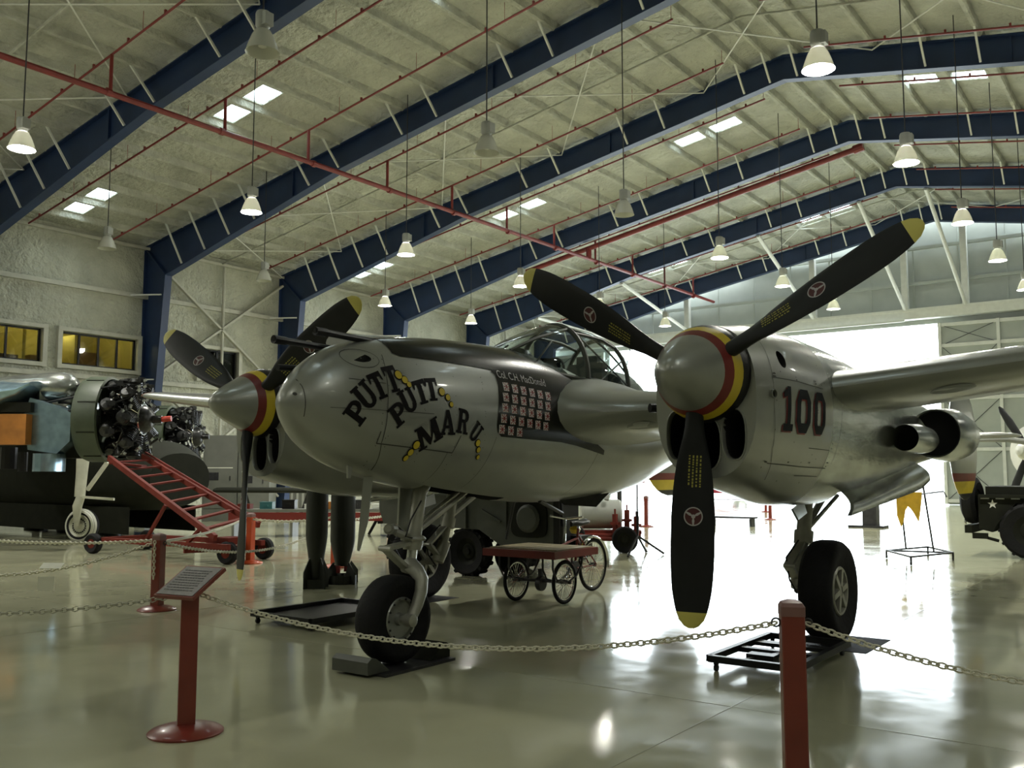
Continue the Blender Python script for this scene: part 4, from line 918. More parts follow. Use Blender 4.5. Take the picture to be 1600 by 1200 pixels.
# ------------------------------------------------------------------ under the fighter
r = empty('wheel_mat', (0, -.4, 0), 'dark rubber plate lying under the nose wheel', 'mat')
q = MB(); q.box((.02, -.4, .012), (.48, .82, .022)); q.build('plate', 'steel', r)
for i, (yy, lab) in enumerate(((-.78, 'grey wooden wheel chock in front of the nose wheel'), (-.13, 'dark wheel chock behind the nose wheel'))):
    q = MB(); s = -1 if i else 1
    q.prism([(-.14*s, 0), (.10*s, 0), (.06*s, .03), (-.05*s, .11), (-.10*s, .12), (-.14*s, .09)][::s], (-.2 if i == 0 else -.18, yy, .025), (0, 1, 0), (0, 0, 1), .38)
    q.v = [(-.2-(x+.2) if False else x, y, z) for x, y, z in q.v]
    single('wheel_chock', q, 'milgreen' if i == 0 else 'darkgreen', lab, 'wheel chock', 'chocks at the nose wheel', 0)
def tray(x0, x1, y0, y1, z, label, solid):
    r = empty('drip_tray', ((x0+x1)/2, (y0+y1)/2, 0), label, 'tray', 'low black wheeled trays under the fighter')
    q = MB(); h = .05
    for a, c in (((x0, y0), (x1, y0)), ((x1, y0), (x1, y1)), ((x1, y1), (x0, y1)), ((x0, y1), (x0, y0))): q.bar((*a, z), (*c, z), .05, h)
    q.build('tray_rim', 'black', r, 0)
    q = MB()
    if solid: q.box(((x0+x1)/2, (y0+y1)/2, z-.02), (x1-x0, y1-y0, .012))
    else:
        q.bar((x0, y0+(y1-y0)*.45, z-.01), (x1, y0+(y1-y0)*.45, z-.01), .08, .04); q.box((x0+.32, y0+.28, z-.01), (.22, .12, .07)); q.bar((x0+.2, y0, z-.01), (x0+.4, y0+.6, z-.01), .03, .03)
        q.bar((x0, y1-.35, z-.01), (x1, y1-.35, z-.01), .12, .03)
    q.build('tray_pan', 'black', r, 0)
    for x in (x0+.04, x1-.04):
        for y in (y0+.04, y1-.04):
            q = MB(); q.lathe([(0, -.012), (.026, -.012), (.026, .012), (0, .012)], (x, y, .026), (1, 0, 0), 12); q.box((x, y, (z+.04)/2+.005), (.03, .03, z-.05)); q.build('caster', 'black', r)
tray(2.12, 2.80, .84, 2.12, .1, 'open black wheeled frame on the floor before the right main wheel', False)
tray(-2.62, -1.75, .25, 1.5, .1, 'black wheeled drip tray on the floor left of the nose wheel', True)
q = MB(); q.box((2.55, 2.68, .002), (.7, .8, .004)); 
r = empty('wheel_ramp', (2.5, 2.66, 0), 'flat black plate under the right main wheel', 'plate'); q.build('plate', 'rubber', r, 0)
q = MB(); q.box((-2.45, 2.66, .002), (.6, .7, .004)); r = empty('wheel_ramp', (-2.45, 2.66, 0), 'flat black plate under the far main wheel', 'plate'); q.build('plate', 'rubber', r, 0)
# two bombs standing on their tail fins
for (x, y), br, fr, lab, k in (((-4.31, 2.64), .145, .20, 'slim dark green bomb standing on its fins, left of the pair', 0), ((-4.42, 3.22), .17, .275, 'fatter dark green bomb with a red-slotted tail standing right of the slim one', 1)):
    r = empty('bomb', (x, y, 0), lab, 'bomb', 'bombs standing behind the nose gear')
    q = MB(); q.lathe([(0, .06), (.05, .06), (br*.55, .2), (br*.70, .38), (br*.93, .6 if k == 0 else .52), (br, .72 if k == 0 else .62), (br, 1.25), (br*.9, 1.4), (br*.55, 1.6), (.03, 1.7), (0, 1.7)] if k == 0 else
            [(0, .24), (br*.5, .24), (br*.62, .30), (br*.8, .42), (br, .58), (br, 1.2), (br*.9, 1.34), (br*.55, 1.5), (.03, 1.58), (0, 1.58)], n=26); q.build('bomb_body', 'bombgreen', r, local=True)
    for a in range(4):
        d = Vector((math.cos(a*PI/2+PI/4+.7), math.sin(a*PI/2+PI/4+.7), 0)); q = MB()
        q.prism([(.02, 0), (fr, 0), (fr, .22), (br*.72, .40), (br*.55, .40), (.02, .22)] if k == 0 else [(.03, 0), (fr, 0), (fr, .17), (br*.9, .30), (br*.7, .22), (br*.5, .12), (.03, .12)], (0, 0, 0), d, (0, 0, 1), .012); q.build('tail_fin', 'bombgreen', r, 0, local=True)
    q = MB(); q.lathe([(fr*.72, .0), (fr*.74, .0), (fr*.74, .12), (fr*.72, .12)], n=4 if k == 0 else 20); q.build('fin_shroud', 'bombgreen', r, 10, local=True)
    for a in range(4 if k else 0):
        t = a*PI/2+.3; q = MB(); q.box((.11*math.cos(t), .11*math.sin(t), .2), (.06, .012, .1), Matrix.Rotation(t+PI/2, 3, 'Z'))
        q.build('red_slot', M.setdefault('slot', mat('red_slot', (.25, .03, .03), .5, 0, 0)), r, 0, local=True)
# ------------------------------------------------------------------ red cargo tricycle
tk = empty('cargo_tricycle', (-1.1, 3.6, 0), 'old cargo tricycle with a dark red flatbed over two front wheels', 'tricycle')
def bikewheel(c, r, name):
    q = MB(); q.torus(c, (1, 0, 0), r-.022, .022, 36, 8); t = q.build(name, 'rubber', tk, 60)
    q = MB(); q.torus(c, (1, 0, 0), r-.052, .010, 36, 6); q.build('rim', 'chrome', t, 60)
    q = MB(); c = Vector(c)
    for k in range(28):
        a = 2*PI*k/28; b_ = a+(.5 if k % 2 else -.5); s = .025 if k % 4 < 2 else -.025
        q.tube([c+Vector((s, .022*math.cos(b_), .022*math.sin(b_))), c+Vector((0, (r-.05)*math.cos(a), (r-.05)*math.sin(a)))], .0034, 4, False)
    q.build('spokes', 'chrome', t, 60)['kind'] = 'stuff'
    q = MB(); q.tube([c-Vector((.045, 0, 0)), c+Vector((.045, 0, 0))], .024, 10); q.build('hub', 'steel', t)
FR = .255
bikewheel((-1.42, 3.2, FR), FR, 'front_wheel'); bikewheel((-.80, 3.3, FR), FR, 'front_wheel'); bikewheel((-1.17, 4.55, .34), .34, 'rear_wheel')
q = MB(); q.box((-1.12, 3.28, .60), (1.02, .95, .085)); q.build('flatbed', 'maroon', tk, 0)
q = MB()
for k in range(6): q.box((-1.12-.40+.16*k, 3.30, .648), (.15, .8, .012))
q.build('bed_boards', 'wood', tk, 0)
q = MB(); q.tube([(-1.52, 3.22, FR), (-.7, 3.28, FR)], .018, 8)
for x in (-1.42, -.80):
    for s in (-1, 1):
        xx = x+s*.07; q.tube([(xx, 3.25-.30, .58), (xx, 3.25-.30, .42), (xx, 3.25-.22, .31), (xx, 3.25, FR), (xx, 3.25+.2, .32), (xx, 3.25+.32, .45), (xx, 3.25+.34, .58)], .012, 6)
q.build('front_axle', 'steel', tk)
q = MB(); q.lathe([(0, -.03), (.085, -.03), (.09, -.01), (.09, .01), (.085, .03), (0, .03)], (-1.1, 3.25, FR-.03), (1, 0, 0), 16); q.box((-1.1, 3.25, FR+.08), (.05, .05, .12)); q.build('brake_drum', 'steel', tk)
q = MB(); q.tube([(-1.14, 3.7, .58), (-1.16, 4.1, .33), (-1.17, 4.2, .82)], .018, 8); q.tube([(-1.15, 3.72, .62), (-1.165, 4.17, .70)], .016, 8)
for s in (-.06, .06): q.tube([(-1.16+s*.3, 4.12, .33), (-1.17+s, 4.55, .34), (-1.17+s*.3, 4.2, .72)], .012, 6)
q.build('frame', 'maroon', tk)
q = MB(); q.lathe([(0, -.02), (.09, -.02), (.09, .02), (0, .02)], (-1.16, 4.1, .33), (1, 0, 0), 18); q.tube([(-1.28, 4.1, .33), (-1.28, 4.18, .2), (-1.36, 4.18, .2)], .01, 6); q.tube([(-1.04, 4.1, .33), (-1.04, 4.02, .46), (-.95, 4.02, .46)], .01, 6); q.build('pedal_crank', 'steel', tk)
q = MB(); rg = []
for k in range(15):
    t = math.radians(-10+150*k/14); c = Vector((-1.17, 4.55+.375*math.cos(t), .34+.375*math.sin(t)))
    n = Vector((0, math.cos(t), math.sin(t))); rg.append([c+Vector((s*.04, 0, 0))-n*(.02*s*s) for s in (-1, -.5, 0, .5, 1)])
q.loft(rg, False, False, closed=False); q.build('rear_fender', 'chrome', tk, 60)
q = MB(); q.loft([[Vector((-1.18+w_*math.cos(2*PI*k/14), yy, .88+dz+.035*math.sin(2*PI*k/14))) for k in range(14)] for yy, w_, dz in ((4.05, .02, 0), (4.12, .035, .01), (4.22, .07, 0), (4.32, .10, .015), (4.38, .08, .02), (4.4, .02, .02))]); q.build('saddle', 'black', tk)
q = MB(); q.tube([(-1.17, 4.2, .8), (-1.18, 4.22, .87)], .014, 8); q.tube([(-1.15, 3.85, .6), (-1.2, 3.95, .95), (-1.45, 3.98, .98)], .014, 8); q.tube([(-1.2, 3.95, .95), (-.95, 3.96, .98)], .014, 8); q.build('handlebar_post', 'chrome', tk)
q = MB(); q.lathe([(0, -.06), (.05, -.05), (.075, 0), (.05, .05), (0, .06)], (-1.28, 4.3, .80), (0, 0, 1), 14); q.build('yellow_horn', 'yellow', tk)
# ------------------------------------------------------------------ grey military hull on truck wheels behind the fighter
dk = empty('amphibious_truck', (-3.3, 5.6, 0), 'grey green amphibious truck hull on big lugged tyres behind the nose gear', 'truck')
q = MB(); pr = [(-5.3, .72), (-3.36, .69), (-2.84, .41), (-2.02, .39), (-1.98, .6), (-1.98, 1.32), (-5.4, 1.32), (-5.4, .95)]
rg = []
for yy, t in ((4.95, 0), (5.3, .12), (5.9, .5), (6.6, 1.0)): rg.append([Vector((x if x < -3.4 else x-(x+3.4)*.75*t, yy, z)) for x, z in pr])
q.loft(rg); q.build('hull', 'milgreen', dk, 0)
q = MB(); q.box((-3.7, 4.93, 1.22), (3.4, .06, .08)); q.box((-2.85, 4.93, .95), (.03, .04, .55)); q.box((-3.6, 4.93, 1.0), (.03, .04, .6)); q.bar((-3.3, 4.93, .98), (-2.95, 4.93, .82), .03, .03); q.build('hull_ribs', 'milgreen', dk, 0)
q = MB(); pts = [(-2.45+.31*math.copysign(abs(math.cos(2*PI*k/28))**.45, math.cos(2*PI*k/28)), .86+.25*math.copysign(abs(math.sin(2*PI*k/28))**.45, math.sin(2*PI*k/28))) for k in range(28)]
q.prism(pts, (0, 4.95, 0), (1, 0, 0), (0, 0, 1), .03); q.build('round_cornered_hatch', 'darkgreen', dk, 30)
q = MB(); q.lathe([(0, .05), (.16, .05), (.2, .02), (.2, 0)], (-2.45, 4.92, .88), (0, -1, 0), 20); q.build('hatch_boss', 'milgreen', dk)
q = MB(); q.box((-1.93, 5.1, .82), (.1, .5, .95)); q.tube([(-1.9, 4.9, .4), (-1.8, 4.8, .8), (-1.9, 4.9, 1.25)], .03, 6); q.box((-1.85, 5.3, .5), (.25, .3, .3)); q.build('stern_frame', 'black', dk, 0)
def trucktyre(root, x, y, r, wd, name='truck_wheel', axis=(0, -1, 0), lug=True):
    q = MB(); hw = wd/2; ax = Vector(axis)
    q.lathe([(r*.55, -hw*.7), (r*.9, -hw), (r, -hw*.75), (r, hw*.75), (r*.9, hw), (r*.55, hw*.7)], (x, y, r), ax, 32)
    if lug:
        u, v, w_ = basis(ax)
        for k in range(26):
            a = 2*PI*k/26; d = u*math.cos(a)+v*math.sin(a); t = w_.cross(d); q.box(Vector((x, y, r))+d*(r-.006)+w_*hw*.5*(1 if k % 2 else -1), (.05, hw*.9, .05), Matrix((t, w_, d)).transposed())
    t = q.build(name, 'rubber', root, 40)
    q = MB(); q.lathe([(r*.56, hw*.72), (r*.5, hw*.6), (r*.34, hw*.35), (r*.3, hw*.5), (r*.16, hw*.55), (r*.14, hw*.8), (0, hw*.8)], (x, y, r), ax, 24); q.build('wheel_rim', 'darkgreen', t); return t
trucktyre(dk, -3.62, 5.08, .355, .26); trucktyre(dk, -3.2, 5.6, .3, .24, lug=False); trucktyre(dk, -4.9, 5.08, .355, .26); trucktyre(dk, -3.62, 6.4, .355, .26)
# bomb trolley, tripod stand
bt = empty('bomb_trolley', (-4.1, 10.3, 0), 'red bomb trolley with one big tyre and a grey drum on it, beyond the tricycle', 'trolley')
trucktyre(bt, -3.66, 9.86, .25, .18, axis=(.5, -.85, 0), lug=False); trucktyre(bt, -4.75, 9.75, .25, .18, axis=(.5, -.85, 0), lug=False)
q = MB(); q.tube([(-4.9, 9.6, .3), (-3.6, 10.4, .3)], .05, 8); q.tube([(-4.75, 9.75, .25), (-3.66, 9.86, .25)], .04, 8); q.bar((-4.9, 9.9, .36), (-3.7, 10.6, .36), .5, .06); q.build('chassis', 'redold', bt)
q = MB(); q.lathe([(0, -.4), (.26, -.4), (.29, -.36), (.29, .36), (.26, .4), (0, .4)], (-4.45, 10.3, .70), (.8, .6, 0), 24); q.tube([(-4.2, 10.1, .99), (-4.2, 10.15, 1.1)], .05, 8); q.build('drum', 'greypaint', bt)
for x, y, h in ((-3.98, 10.05, .72), (-3.80, 10.2, .80), (-3.62, 10.25, .68)):
    q = MB(); q.box((x, y, .3+(h-.3)/2), (.08, .08, h-.3)); q.tube([(x, y, h), (x, y, h+.1)], .018, 6); q.box((x, y, h*.75), (.16, .12, .05)); q.build('jack_screw', 'redold', bt, 20)
ts = empty('tripod_stand', (-3.5, 10.2, 0), 'thin black tripod stand right of the bomb trolley', 'stand')
q = MB(); top = Vector((-3.27, 9.65, .35)); q.tube([top, (-3.27, 9.65, 1.45)], .016, 8); q.tube([(-3.27, 9.65, .4), (-3.27, 9.65, .8)], .024, 8); q.build('pole', 'black', ts)
for p in ((-3.15, 9.05, .02), (-2.88, 9.95, .02), (-3.36, 10.15, .02)):
    q = MB(); q.tube([top, p], .024, 6); q.build('leg', 'black', ts)
# ------------------------------------------------------------------ left: twin-engined aircraft under repair and the boarding ladder
bo = empty('uncowled_bomber', (-15, 5, 0), 'dark aircraft under repair at the left with two bare radial engines', 'airplane')
def radial(c, ax, r, s):
    c = Vector(c); ax = Vector(ax).normalized(); u, v, w_ = basis(ax)
    q = MB(); q.lathe([(r*.75, -.55), (r*.95, -.5), (r*1.0, -.40), (r*1.0, -.02), (r*.94, .0), (r*.93, -.35)], c, ax, 32); q.lathe([(0, -.5), (r*.8, -.5)], c, ax, 24); ring = q.build('cowl_ring', 'cowlgreen', bo)
    for k in range(9):
        a = 2*PI*k/9; d = u*math.cos(a)+v*math.sin(a); q = MB(); q.bar(c+ax*-.38+d*r*1.005, c+ax*-.03+d*r*1.005, .02, .012, d); q.build('cowl_strap', 'darkgreen', ring, 0)
    en = MB(); en.lathe([(0, -.1), (r*.42, -.1), (r*.42, .42), (r*.36, .5), (r*.30, .72), (r*.2, .8), (r*.1, .82), (r*.09, 1.0), (0, 1.0)], c, ax, 24); eo = en.build('crankcase', 'engine', bo)
    for row, off in ((0.16, 0), (.50, PI/9)):
        for k in range(9):
            a = 2*PI*k/9+off; d = u*math.cos(a)+v*math.sin(a); o = c+ax*row; q = MB()
            prof = []
            for i in range(8):
                z = r*(.42+.055*i); prof += [(.135*s, z), (.135*s, z+r*.02), (.105*s, z+r*.025), (.105*s, z+r*.05)]
            q.lathe(prof+[(.12*s, r*.87), (.13*s, r*.9), (.1*s, r*.95), (0, r*.97)], o, d, 10)
            q.tube([o+d*r*.45+ax*.12, o+d*r*.9+ax*.15], .014, 5); q.tube([o+d*r*.45+ax*.16+u*.03, o+d*r*.85+ax*.18], .014, 5)
            q.box(o+d*r*.93+ax*.08, (.12*s, .12*s, .09*s)); q.build('cylinder', 'engine', eo)
    q = MB(); q.torus(c+ax*.62, ax, r*.36, .022, 28, 6)
    for k in range(14):
        a = 2*PI*k/14+.1; d = u*math.cos(a)+v*math.sin(a); e = u*math.cos(a+.15)+v*math.sin(a+.15); q.tube([c+ax*.62+d*r*.36, c+ax*.55+d*r*.6, c+ax*.3+e*r*.9], .009, 5)
    q.build('ignition_harness', 'chrome', eo)
    q = MB(); R.seed(int(r*100))
    for k in range(60):
        a = R.uniform(0, 2*PI); d = u*math.cos(a)+v*math.sin(a); q.box(c+ax*R.uniform(.1, .75)+d*r*R.uniform(.45, .96), (.06, .05, .08), Matrix.Rotation(a, 3, 'X'))
    q.build('bright_fittings', 'polish', eo, 0)['kind'] = 'stuff'
    q = MB()
    for k in range(40):
        a = R.uniform(0, 2*PI); d = u*math.cos(a)+v*math.sin(a); e = u*math.cos(a+R.uniform(-.5, .5))+v*math.sin(a+R.uniform(-.5, .5))
        q.tube([c+ax*R.uniform(0, .7)+d*r*R.uniform(.6, .98), c+ax*R.uniform(0, .7)+e*r*R.uniform(.7, 1.0)], R.uniform(.012, .03), 5)
    q.build('pipe_tangle', 'engine', eo)['kind'] = 'stuff'
    return eo
AX = (.78, .60, 0)
E1 = radial((-12.74, 4.69, 2.62), AX, .88, 1.1); E2 = radial((-17.67, 9.44, 2.52), AX, .86, 1.1)
q = MB(); q.tube([(-11.95, 5.3, 2.62), (-11.8, 5.42, 2.64)], .06, 10); q.build('red_fitting', M.setdefault('redfit', mat('bright_red_cover', (.5, .05, .03), .4, 0, 0)), E1)
# engine mount, nacelle and wing of the near side
EC = Vector((-12.74, 4.69, 2.62)); EA = Vector(AX).normalized(); ES = Vector((-EA.y, EA.x, 0))
q = MB(); R.seed(11)
for k in range(9):
    a = 2*PI*k/9; q.tube([EC-EA*.5+ES*.55*math.cos(a)+Vector((0, 0, .55*math.sin(a))), EC-EA*1.5+ES*.4*math.cos(a+.5)+Vector((0, 0, .5*math.sin(a+.5)))], .025, 6)
q.tube([EC-EA*.4+Vector((0, 0, .75)), EC-EA*2.0+Vector((0, 0, .55))], .03, 6); q.tube([EC-EA*.4+Vector((0, 0, .62)), EC-EA*2.0+Vector((0, 0, .42))], .03, 6)
q.build('engine_mount', 'black', bo)
q = MB(); o = EC-EA*1.12+Vector((0, 0, -.02)); q.prism([(-.32, -.62), (.25, -.7), (.5, -.45), (.5, .12), (.28, .24), (-.32, .42), (-.42, .1)], o-ES*.55, EA, (0, 0, 1), -.55); q.build('oil_tank', 'bluemetal', bo, 0)
q = MB(); q.loft([[o-ES*.5+EA*(x*.24+.1)+ES*(y*.5)+Vector((0, 0, z)) for x, y in ((math.cos(2*PI*k/14), math.sin(2*PI*k/14)) for k in range(14))] for z in (-.7, -.95, -1.05)]); q.build('blue_sump', 'bluemetal', bo)
q = MB(); q.lathe([(.0, .32), (.16, .29), (.27, .18), (.31, 0), (.30, -.3), (.24, -1.0), (.1, -1.8)], EC-EA*1.05+Vector((0, 0, .66)), EA, 20); q.build('carburettor_scoop', 'bare', bo)
q = MB(); q.tube([o+EA*.2+Vector((0, 0, .25)), o+EA*.8+Vector((0, 0, .3))], .08, 8); q.box(o+EA*.3+Vector((0, 0, .42)), (.5, .4, .16)); q.box(o-EA*.3+Vector((0, 0, .5)), (.4, .4, .2)); q.build('mount_fittings', 'polish', bo)
rings = []
for t, z0, hh in ((0, 3.36, .12), (.25, 3.33, .32), (.9, 3.38, .62), (2.0, 3.5, .85), (4.0, 3.6, .9), (6.0, 3.6, .8)):
    c = EC-EA*(1.35+t)-ES*.3; n = 18; wd = .5+.25*min(1, t)
    rings.append([c+ES*(wd*math.cos(2*PI*k/n))+Vector((0, 0, z0-EC.z-.0-hh/2+hh/2*math.sin(2*PI*k/n))) for k in range(n)] if False else [Vector((c.x, c.y, 0))+ES*(wd*math.cos(2*PI*k/n))+Vector((0, 0, z0-hh*.55+hh*.55*math.sin(2*PI*k/n))) for k in range(n)])
q = MB(); q.loft(rings); q.build('nacelle_top', 'bluemetal', bo)
q = MB()
for k in range(5): q.box(EC-EA*(2.0+.14*k)-ES*1.02+Vector((0, 0, .72)), (.05, .05, .05))
q.build('louvre_row', 'void', bo, 0)
rings = [[EC-EA*(1.7+p.y)+ES*s_+Vector((0, 0, p.z-2.62)) for p in foil(0, 0, 3.4, .55, z, 10)] for s_, z in ((.6, 2.95), (3.5, 2.8), (6.2, 2.85))]
q = MB(); q.loft(rings); q.build('wing', 'darkgreen', bo)
q = MB(); q.box(EC-EA*1.75-ES*.55+Vector((0, 0, -.24)), (.75, .5, .6), Matrix.Rotation(math.atan2(EA.y, EA.x), 3, 'Z')); q.build('orange_bay', 'orange', bo, 0)
q = MB(); q.box(EC-EA*4.2-ES*.1+Vector((0, 0, -.1)), (2.2, .9, 1.0), Matrix.Rotation(math.atan2(EA.y, EA.x), 3, 'Z')); q.box(EC-EA*.85+Vector((0, .2, -.35)), (.5, .7, .9), Matrix.Rotation(math.atan2(EA.y, EA.x), 3, 'Z')); q.box(EC-EA*1.9-ES*.3+Vector((0, 0, .2)), (1.1, .8, .2), Matrix.Rotation(math.atan2(EA.y, EA.x), 3, 'Z')); q.build('nacelle', 'darkgreen', bo, 0)
q = MB(); FB = [(-16, 1.25, 2.6, .62, 1.5, 2.6), (-12, 1.25, 2.55, .6, 1.5, 2.6), (-8.6, 1.1, 2.3, .65, 1.45, 2.5), (-7.8, .8, 2.0, .8, 1.4, 2.2)]
q.loft([section(FB, 0, y, 28) for y in (-16, -14, -12, -10.5, -9.5, -8.6, -8.1, -7.8)]); q.v = [(y-6.2, 7.2+x, z-.02) for x, y, z in q.v]; q.build('fuselage', 'darkgreen', bo)
for y, sl in ((6.35, -.06), (8.0, .06)):
    q = MB(); q.bar((-21.8, y+sl, .42), (-14.6, y+sl, .42), .03, .62); q.build('dark_belly_panel', 'darkgreen', bo, 0)  # added dark panels, fill the dark below the belly and darken the floor reflection
for x in (-20.5, -18.8, -16.9):
    q = MB(); q.lathe([(0, 0), (.3, 0), (.3, .05), (.1, .12), (.07, .9)], (x, 7.2, 0), (0, 0, 1), 12); q.build('support_jack', 'black', bo)
q = MB(); q.tube([(-14.75, 3.6, 2.05), (-14.75, 3.6, 1.6)], .16, 10); q.tube([(-14.45, 3.75, 1.95), (-14.45, 3.75, 1.55)], .09, 10); q.build('exhaust_pipes', 'black', bo)
GX, GY = -14.55, 5.15
t = MB(); t.lathe([(.24, -.10), (.3, -.12), (.355, -.09), (.37, 0), (.355, .09), (.3, .12), (.24, .10)], (GX, GY, .37), (.45, -.9, 0), 32); w_ = t.build('main_wheel', 'rubber', bo)
q = MB(); q.lathe([(.292, .126), (.30, .132), (.335, .118), (.366, .07), (.372, .02)], (GX, GY, .37), (.45, -.9, 0), 32); q.build('whitewall', 'tyrewhite', w_)
q = MB(); q.lathe([(.25, .10), (.24, .12), (.2, .08), (.06, .10), (.05, .14), (0, .14)], (GX, GY, .37), (.45, -.9, 0), 28); q.build('spoked_disc', 'cream', w_)
q = MB(); a0 = Vector((.45, -.9, 0)).normalized(); u, v, _ = basis(a0)
for k in range(20):
    a = 2*PI*k/20; d = u*math.cos(a)+v*math.sin(a); q.lathe([(0, .0), (.022, .0)], Vector((GX, GY, .37))+a0*.105+d*.15, a0, 8)
q.build('disc_holes', 'void', w_)
off = a0*.2
q = MB(); p = Vector((GX, GY, 0))+off
q.tube([p+Vector((0, 0, .37)), p+Vector((0, .0, .8)), p+Vector((.03, .05, 1.0))], [.05, .10, .09], 12); q.tube([p+Vector((-.01, .05, 1.0)), p+Vector((-.05, .1, 1.55)), p+Vector((-.1, .15, 2.1))], [.11, .12, .15], 12); q.tube([p+Vector((0, 0, .37))-off, p+Vector((0, 0, .37))], .05, 10)
q.bar(p+Vector((.05, .05, 1.0)), p+Vector((.75, .4, .95)), .05, .05); q.bar(p+Vector((.6, .3, 1.75)), p+Vector((.2, .1, 1.15)), .07, .07); q.build('gear_leg', 'cream', bo)
# red boarding ladder on a wheeled base
ld = empty('boarding_ladder', (-9.8, 3.6, 0), 'long red maintenance ladder on a low wheeled base, leaning up to the bare engines', 'ladder')
TA, TB = Vector((-11.66, 4.0, 1.81)), Vector((-7.96, 3.74, .45)); TC, TD = Vector((-11.98, 4.92, 1.86)), Vector((-8.13, 4.76, .61))
for a, c in ((TA, TB), (TC, TD)):
    q = MB(); q.bar(a, c, .07, .1); q.build('side_rail', 'redold', ld, 0)
for k in range(9):
    t = (k+.6)/9.5; q = MB(); q.bar(TA.lerp(TB, t), TC.lerp(TD, t), .14, .03); q.build('tread', 'redold', ld, 0)
q = MB(); q.bar(TC+Vector((0, .05, .08)), TD+Vector((0, .05, .06)), .03, .03); q.bar(TA+Vector((.1, 0, -.1)), TA+Vector((.7, .3, -.16)), .2, .04); q.build('upper_rail', 'redold', ld, 0)
q = MB()
q.bar((-11.6, 3.9, .26), (-7.75, 3.85, .30), .08, .09); q.bar((-11.7, 4.9, .26), (-8.07, 4.82, .30), .08, .09); q.bar((-8.5, 4.2, .36), (-7.9, 4.2, .38), .5, .12); q.bar((-8.9, 3.8, .2), (-8.5, 4.8, .2), .08, .1); q.bar((-10.2, 3.9, .3), (-9.7, 3.95, .95), .05, .05); q.bar((-8.9, 3.85, .3), (-8.5, 3.85, .6), .05, .05); q.bar((-11.65, 3.9, .26), (-11.7, 4.9, .26), .08, .08); q.build('base_frame', 'redold', ld, 0)
for x, y in ((-11.75, 3.8), (-11.85, 5.0), (-7.95, 3.98), (-8.2, 4.95)):
    q = MB(); q.lathe([(.09, -.06), (.16, -.08), (.19, -.04), (.19, .04), (.16, .08), (.09, .06)], (x, y, .19), (.25, -1, 0), 22); t = q.build('wheel', 'rubber', ld)
    q = MB(); q.lathe([(.1, .06), (.09, .05), (.04, .05), (0, .07)], (x, y, .19), (.25, -1, 0), 16); q.build('wheel_hub', 'redold', t)
# grey cabinets, a bench and racks along the back of the left side
def cabinet(x, y, wx, wy, h, lab, m, rz):
    r = empty('metal_cabinet', (x, y, 0), lab, 'cabinet', 'cabinets behind the bomber', rz)
    q = MB(); q.box((0, 0, h/2), (wx, wy, h)); q.build('body', m, r, 0, local=True)
    q = MB(); q.box((0, -wy/2-.01, h*.55), (wx*.9, .02, h*.8)); d = q.build('door', m, r, 0, local=True)
    q = MB(); q.box((-wx*.18, -wy/2-.022, h*.52), (wx*.3, .008, h*.09)); q.box((wx*.3, -wy/2-.025, h*.5), (.03, .02, .14)); q.build('latch_panel', 'steel', d, 0, local=True)
    q = MB(); q.box((0, -wy/2-.02, h*.62), (wx*.75, .008, .03)); q.build('trim_strip', 'paper', d, 0, local=True)
cabinet(-19.95, 12.9, 1.1, .8, 2.7, 'pale grey metal cabinet behind the left propeller hub', 'cabinet', .6)
cabinet(-19.05, 13.5, 1.0, .8, 2.5, 'grey cabinet with a white strip, right of the left propeller blade', 'cabinet', .6)
r = empty('corrugated_locker', (-18.8, 15.4, 0), 'pale corrugated sheet locker standing right of the grey cabinets', 'locker', rz=.6)
q = MB(); q.box((0, 0, 1.05), (1.1, .5, 2.1)); q.build('body', 'cabinet', r, 0, local=True)
for k in range(6):
    q = MB(); q.box((-.46+.185*k, -.27, 1.05), (.07, .05, 2.0)); q.build('rib', 'greypaint', r, 0, local=True)
r = empty('folded_wing', (-15.9, 11.2, 0), 'dark spare wing panel on trestles right of the grey cabinets', 'aircraft part')
q = MB(); rg = [[Vector((x, 10.8+p.y+(x+17)*.5, p.z)) for p in foil(0, 0, .9, .16, 1.02, 8)] for x in (-17.4, -16, -14.6)]; q.loft(rg); q.build('wing_panel', 'darkgreen', r)
for x in (-16.9, -15.2):
    y = 11.3+(x+17)*.5
    for s in (-1, 1):
        q = MB(); q.bar((x, y, .95), (x+.1*s, y+.3*s, 0), .06, .06); q.build('trestle_leg', 'steel', r, 0)
r = empty('display_table', (-11.9, 9.75, 0), 'long low table of coloured parts standing behind the two bombs', 'table', rz=.62)
q = MB(); q.box((0, 0, .62), (4.4, .7, .06)); q.build('tabletop', 'cabinet', r, 0, local=True)
q = MB(); q.box((0, -.33, .48), (4.4, .04, .2)); q.build('front_board', 'maroon', r, 0, local=True)
for x in (-2.1, -.7, .7, 2.1):
    q = MB(); q.box((x, 0, .3), (.06, .6, .6)); q.build('leg', 'cabinet', r, 0, local=True)
R.seed(21); cs = ['redold', 'teal', 'black', 'whitepaint', 'orange', 'steel', 'whitepaint', 'darkgreen']
LBL = ['small red box', 'teal toolbox', 'black case', 'white carton', 'orange tin', 'dark steel part', 'white tin', 'green ammunition box']
for k in range(8):
    x = -1.9+.54*k; h = .12+.05*(k % 3); c, s = math.cos(.62), math.sin(.62); q = MB()
    q.box((0, 0, h*.45), (.3, .3, h*.9)); q.box((0, 0, h*.95), (.32, .32, h*.1)); q.box((0, -.16, h*.5), (.1, .02, .04))
    o = single('parts_box', q, cs[k], '%s on the long low table behind the bombs' % LBL[k], 'box', 'boxes on the low table', 0)
    o.location = (-11.9+x*c, 9.75+x*s, .652); o.rotation_euler = (0, 0, .62)
r = empty('engine_stand', (-10.6, 14.2, 0), 'jumble of dark engine parts on a stand, seen left of the nose gear', 'engine stand')
q = MB()
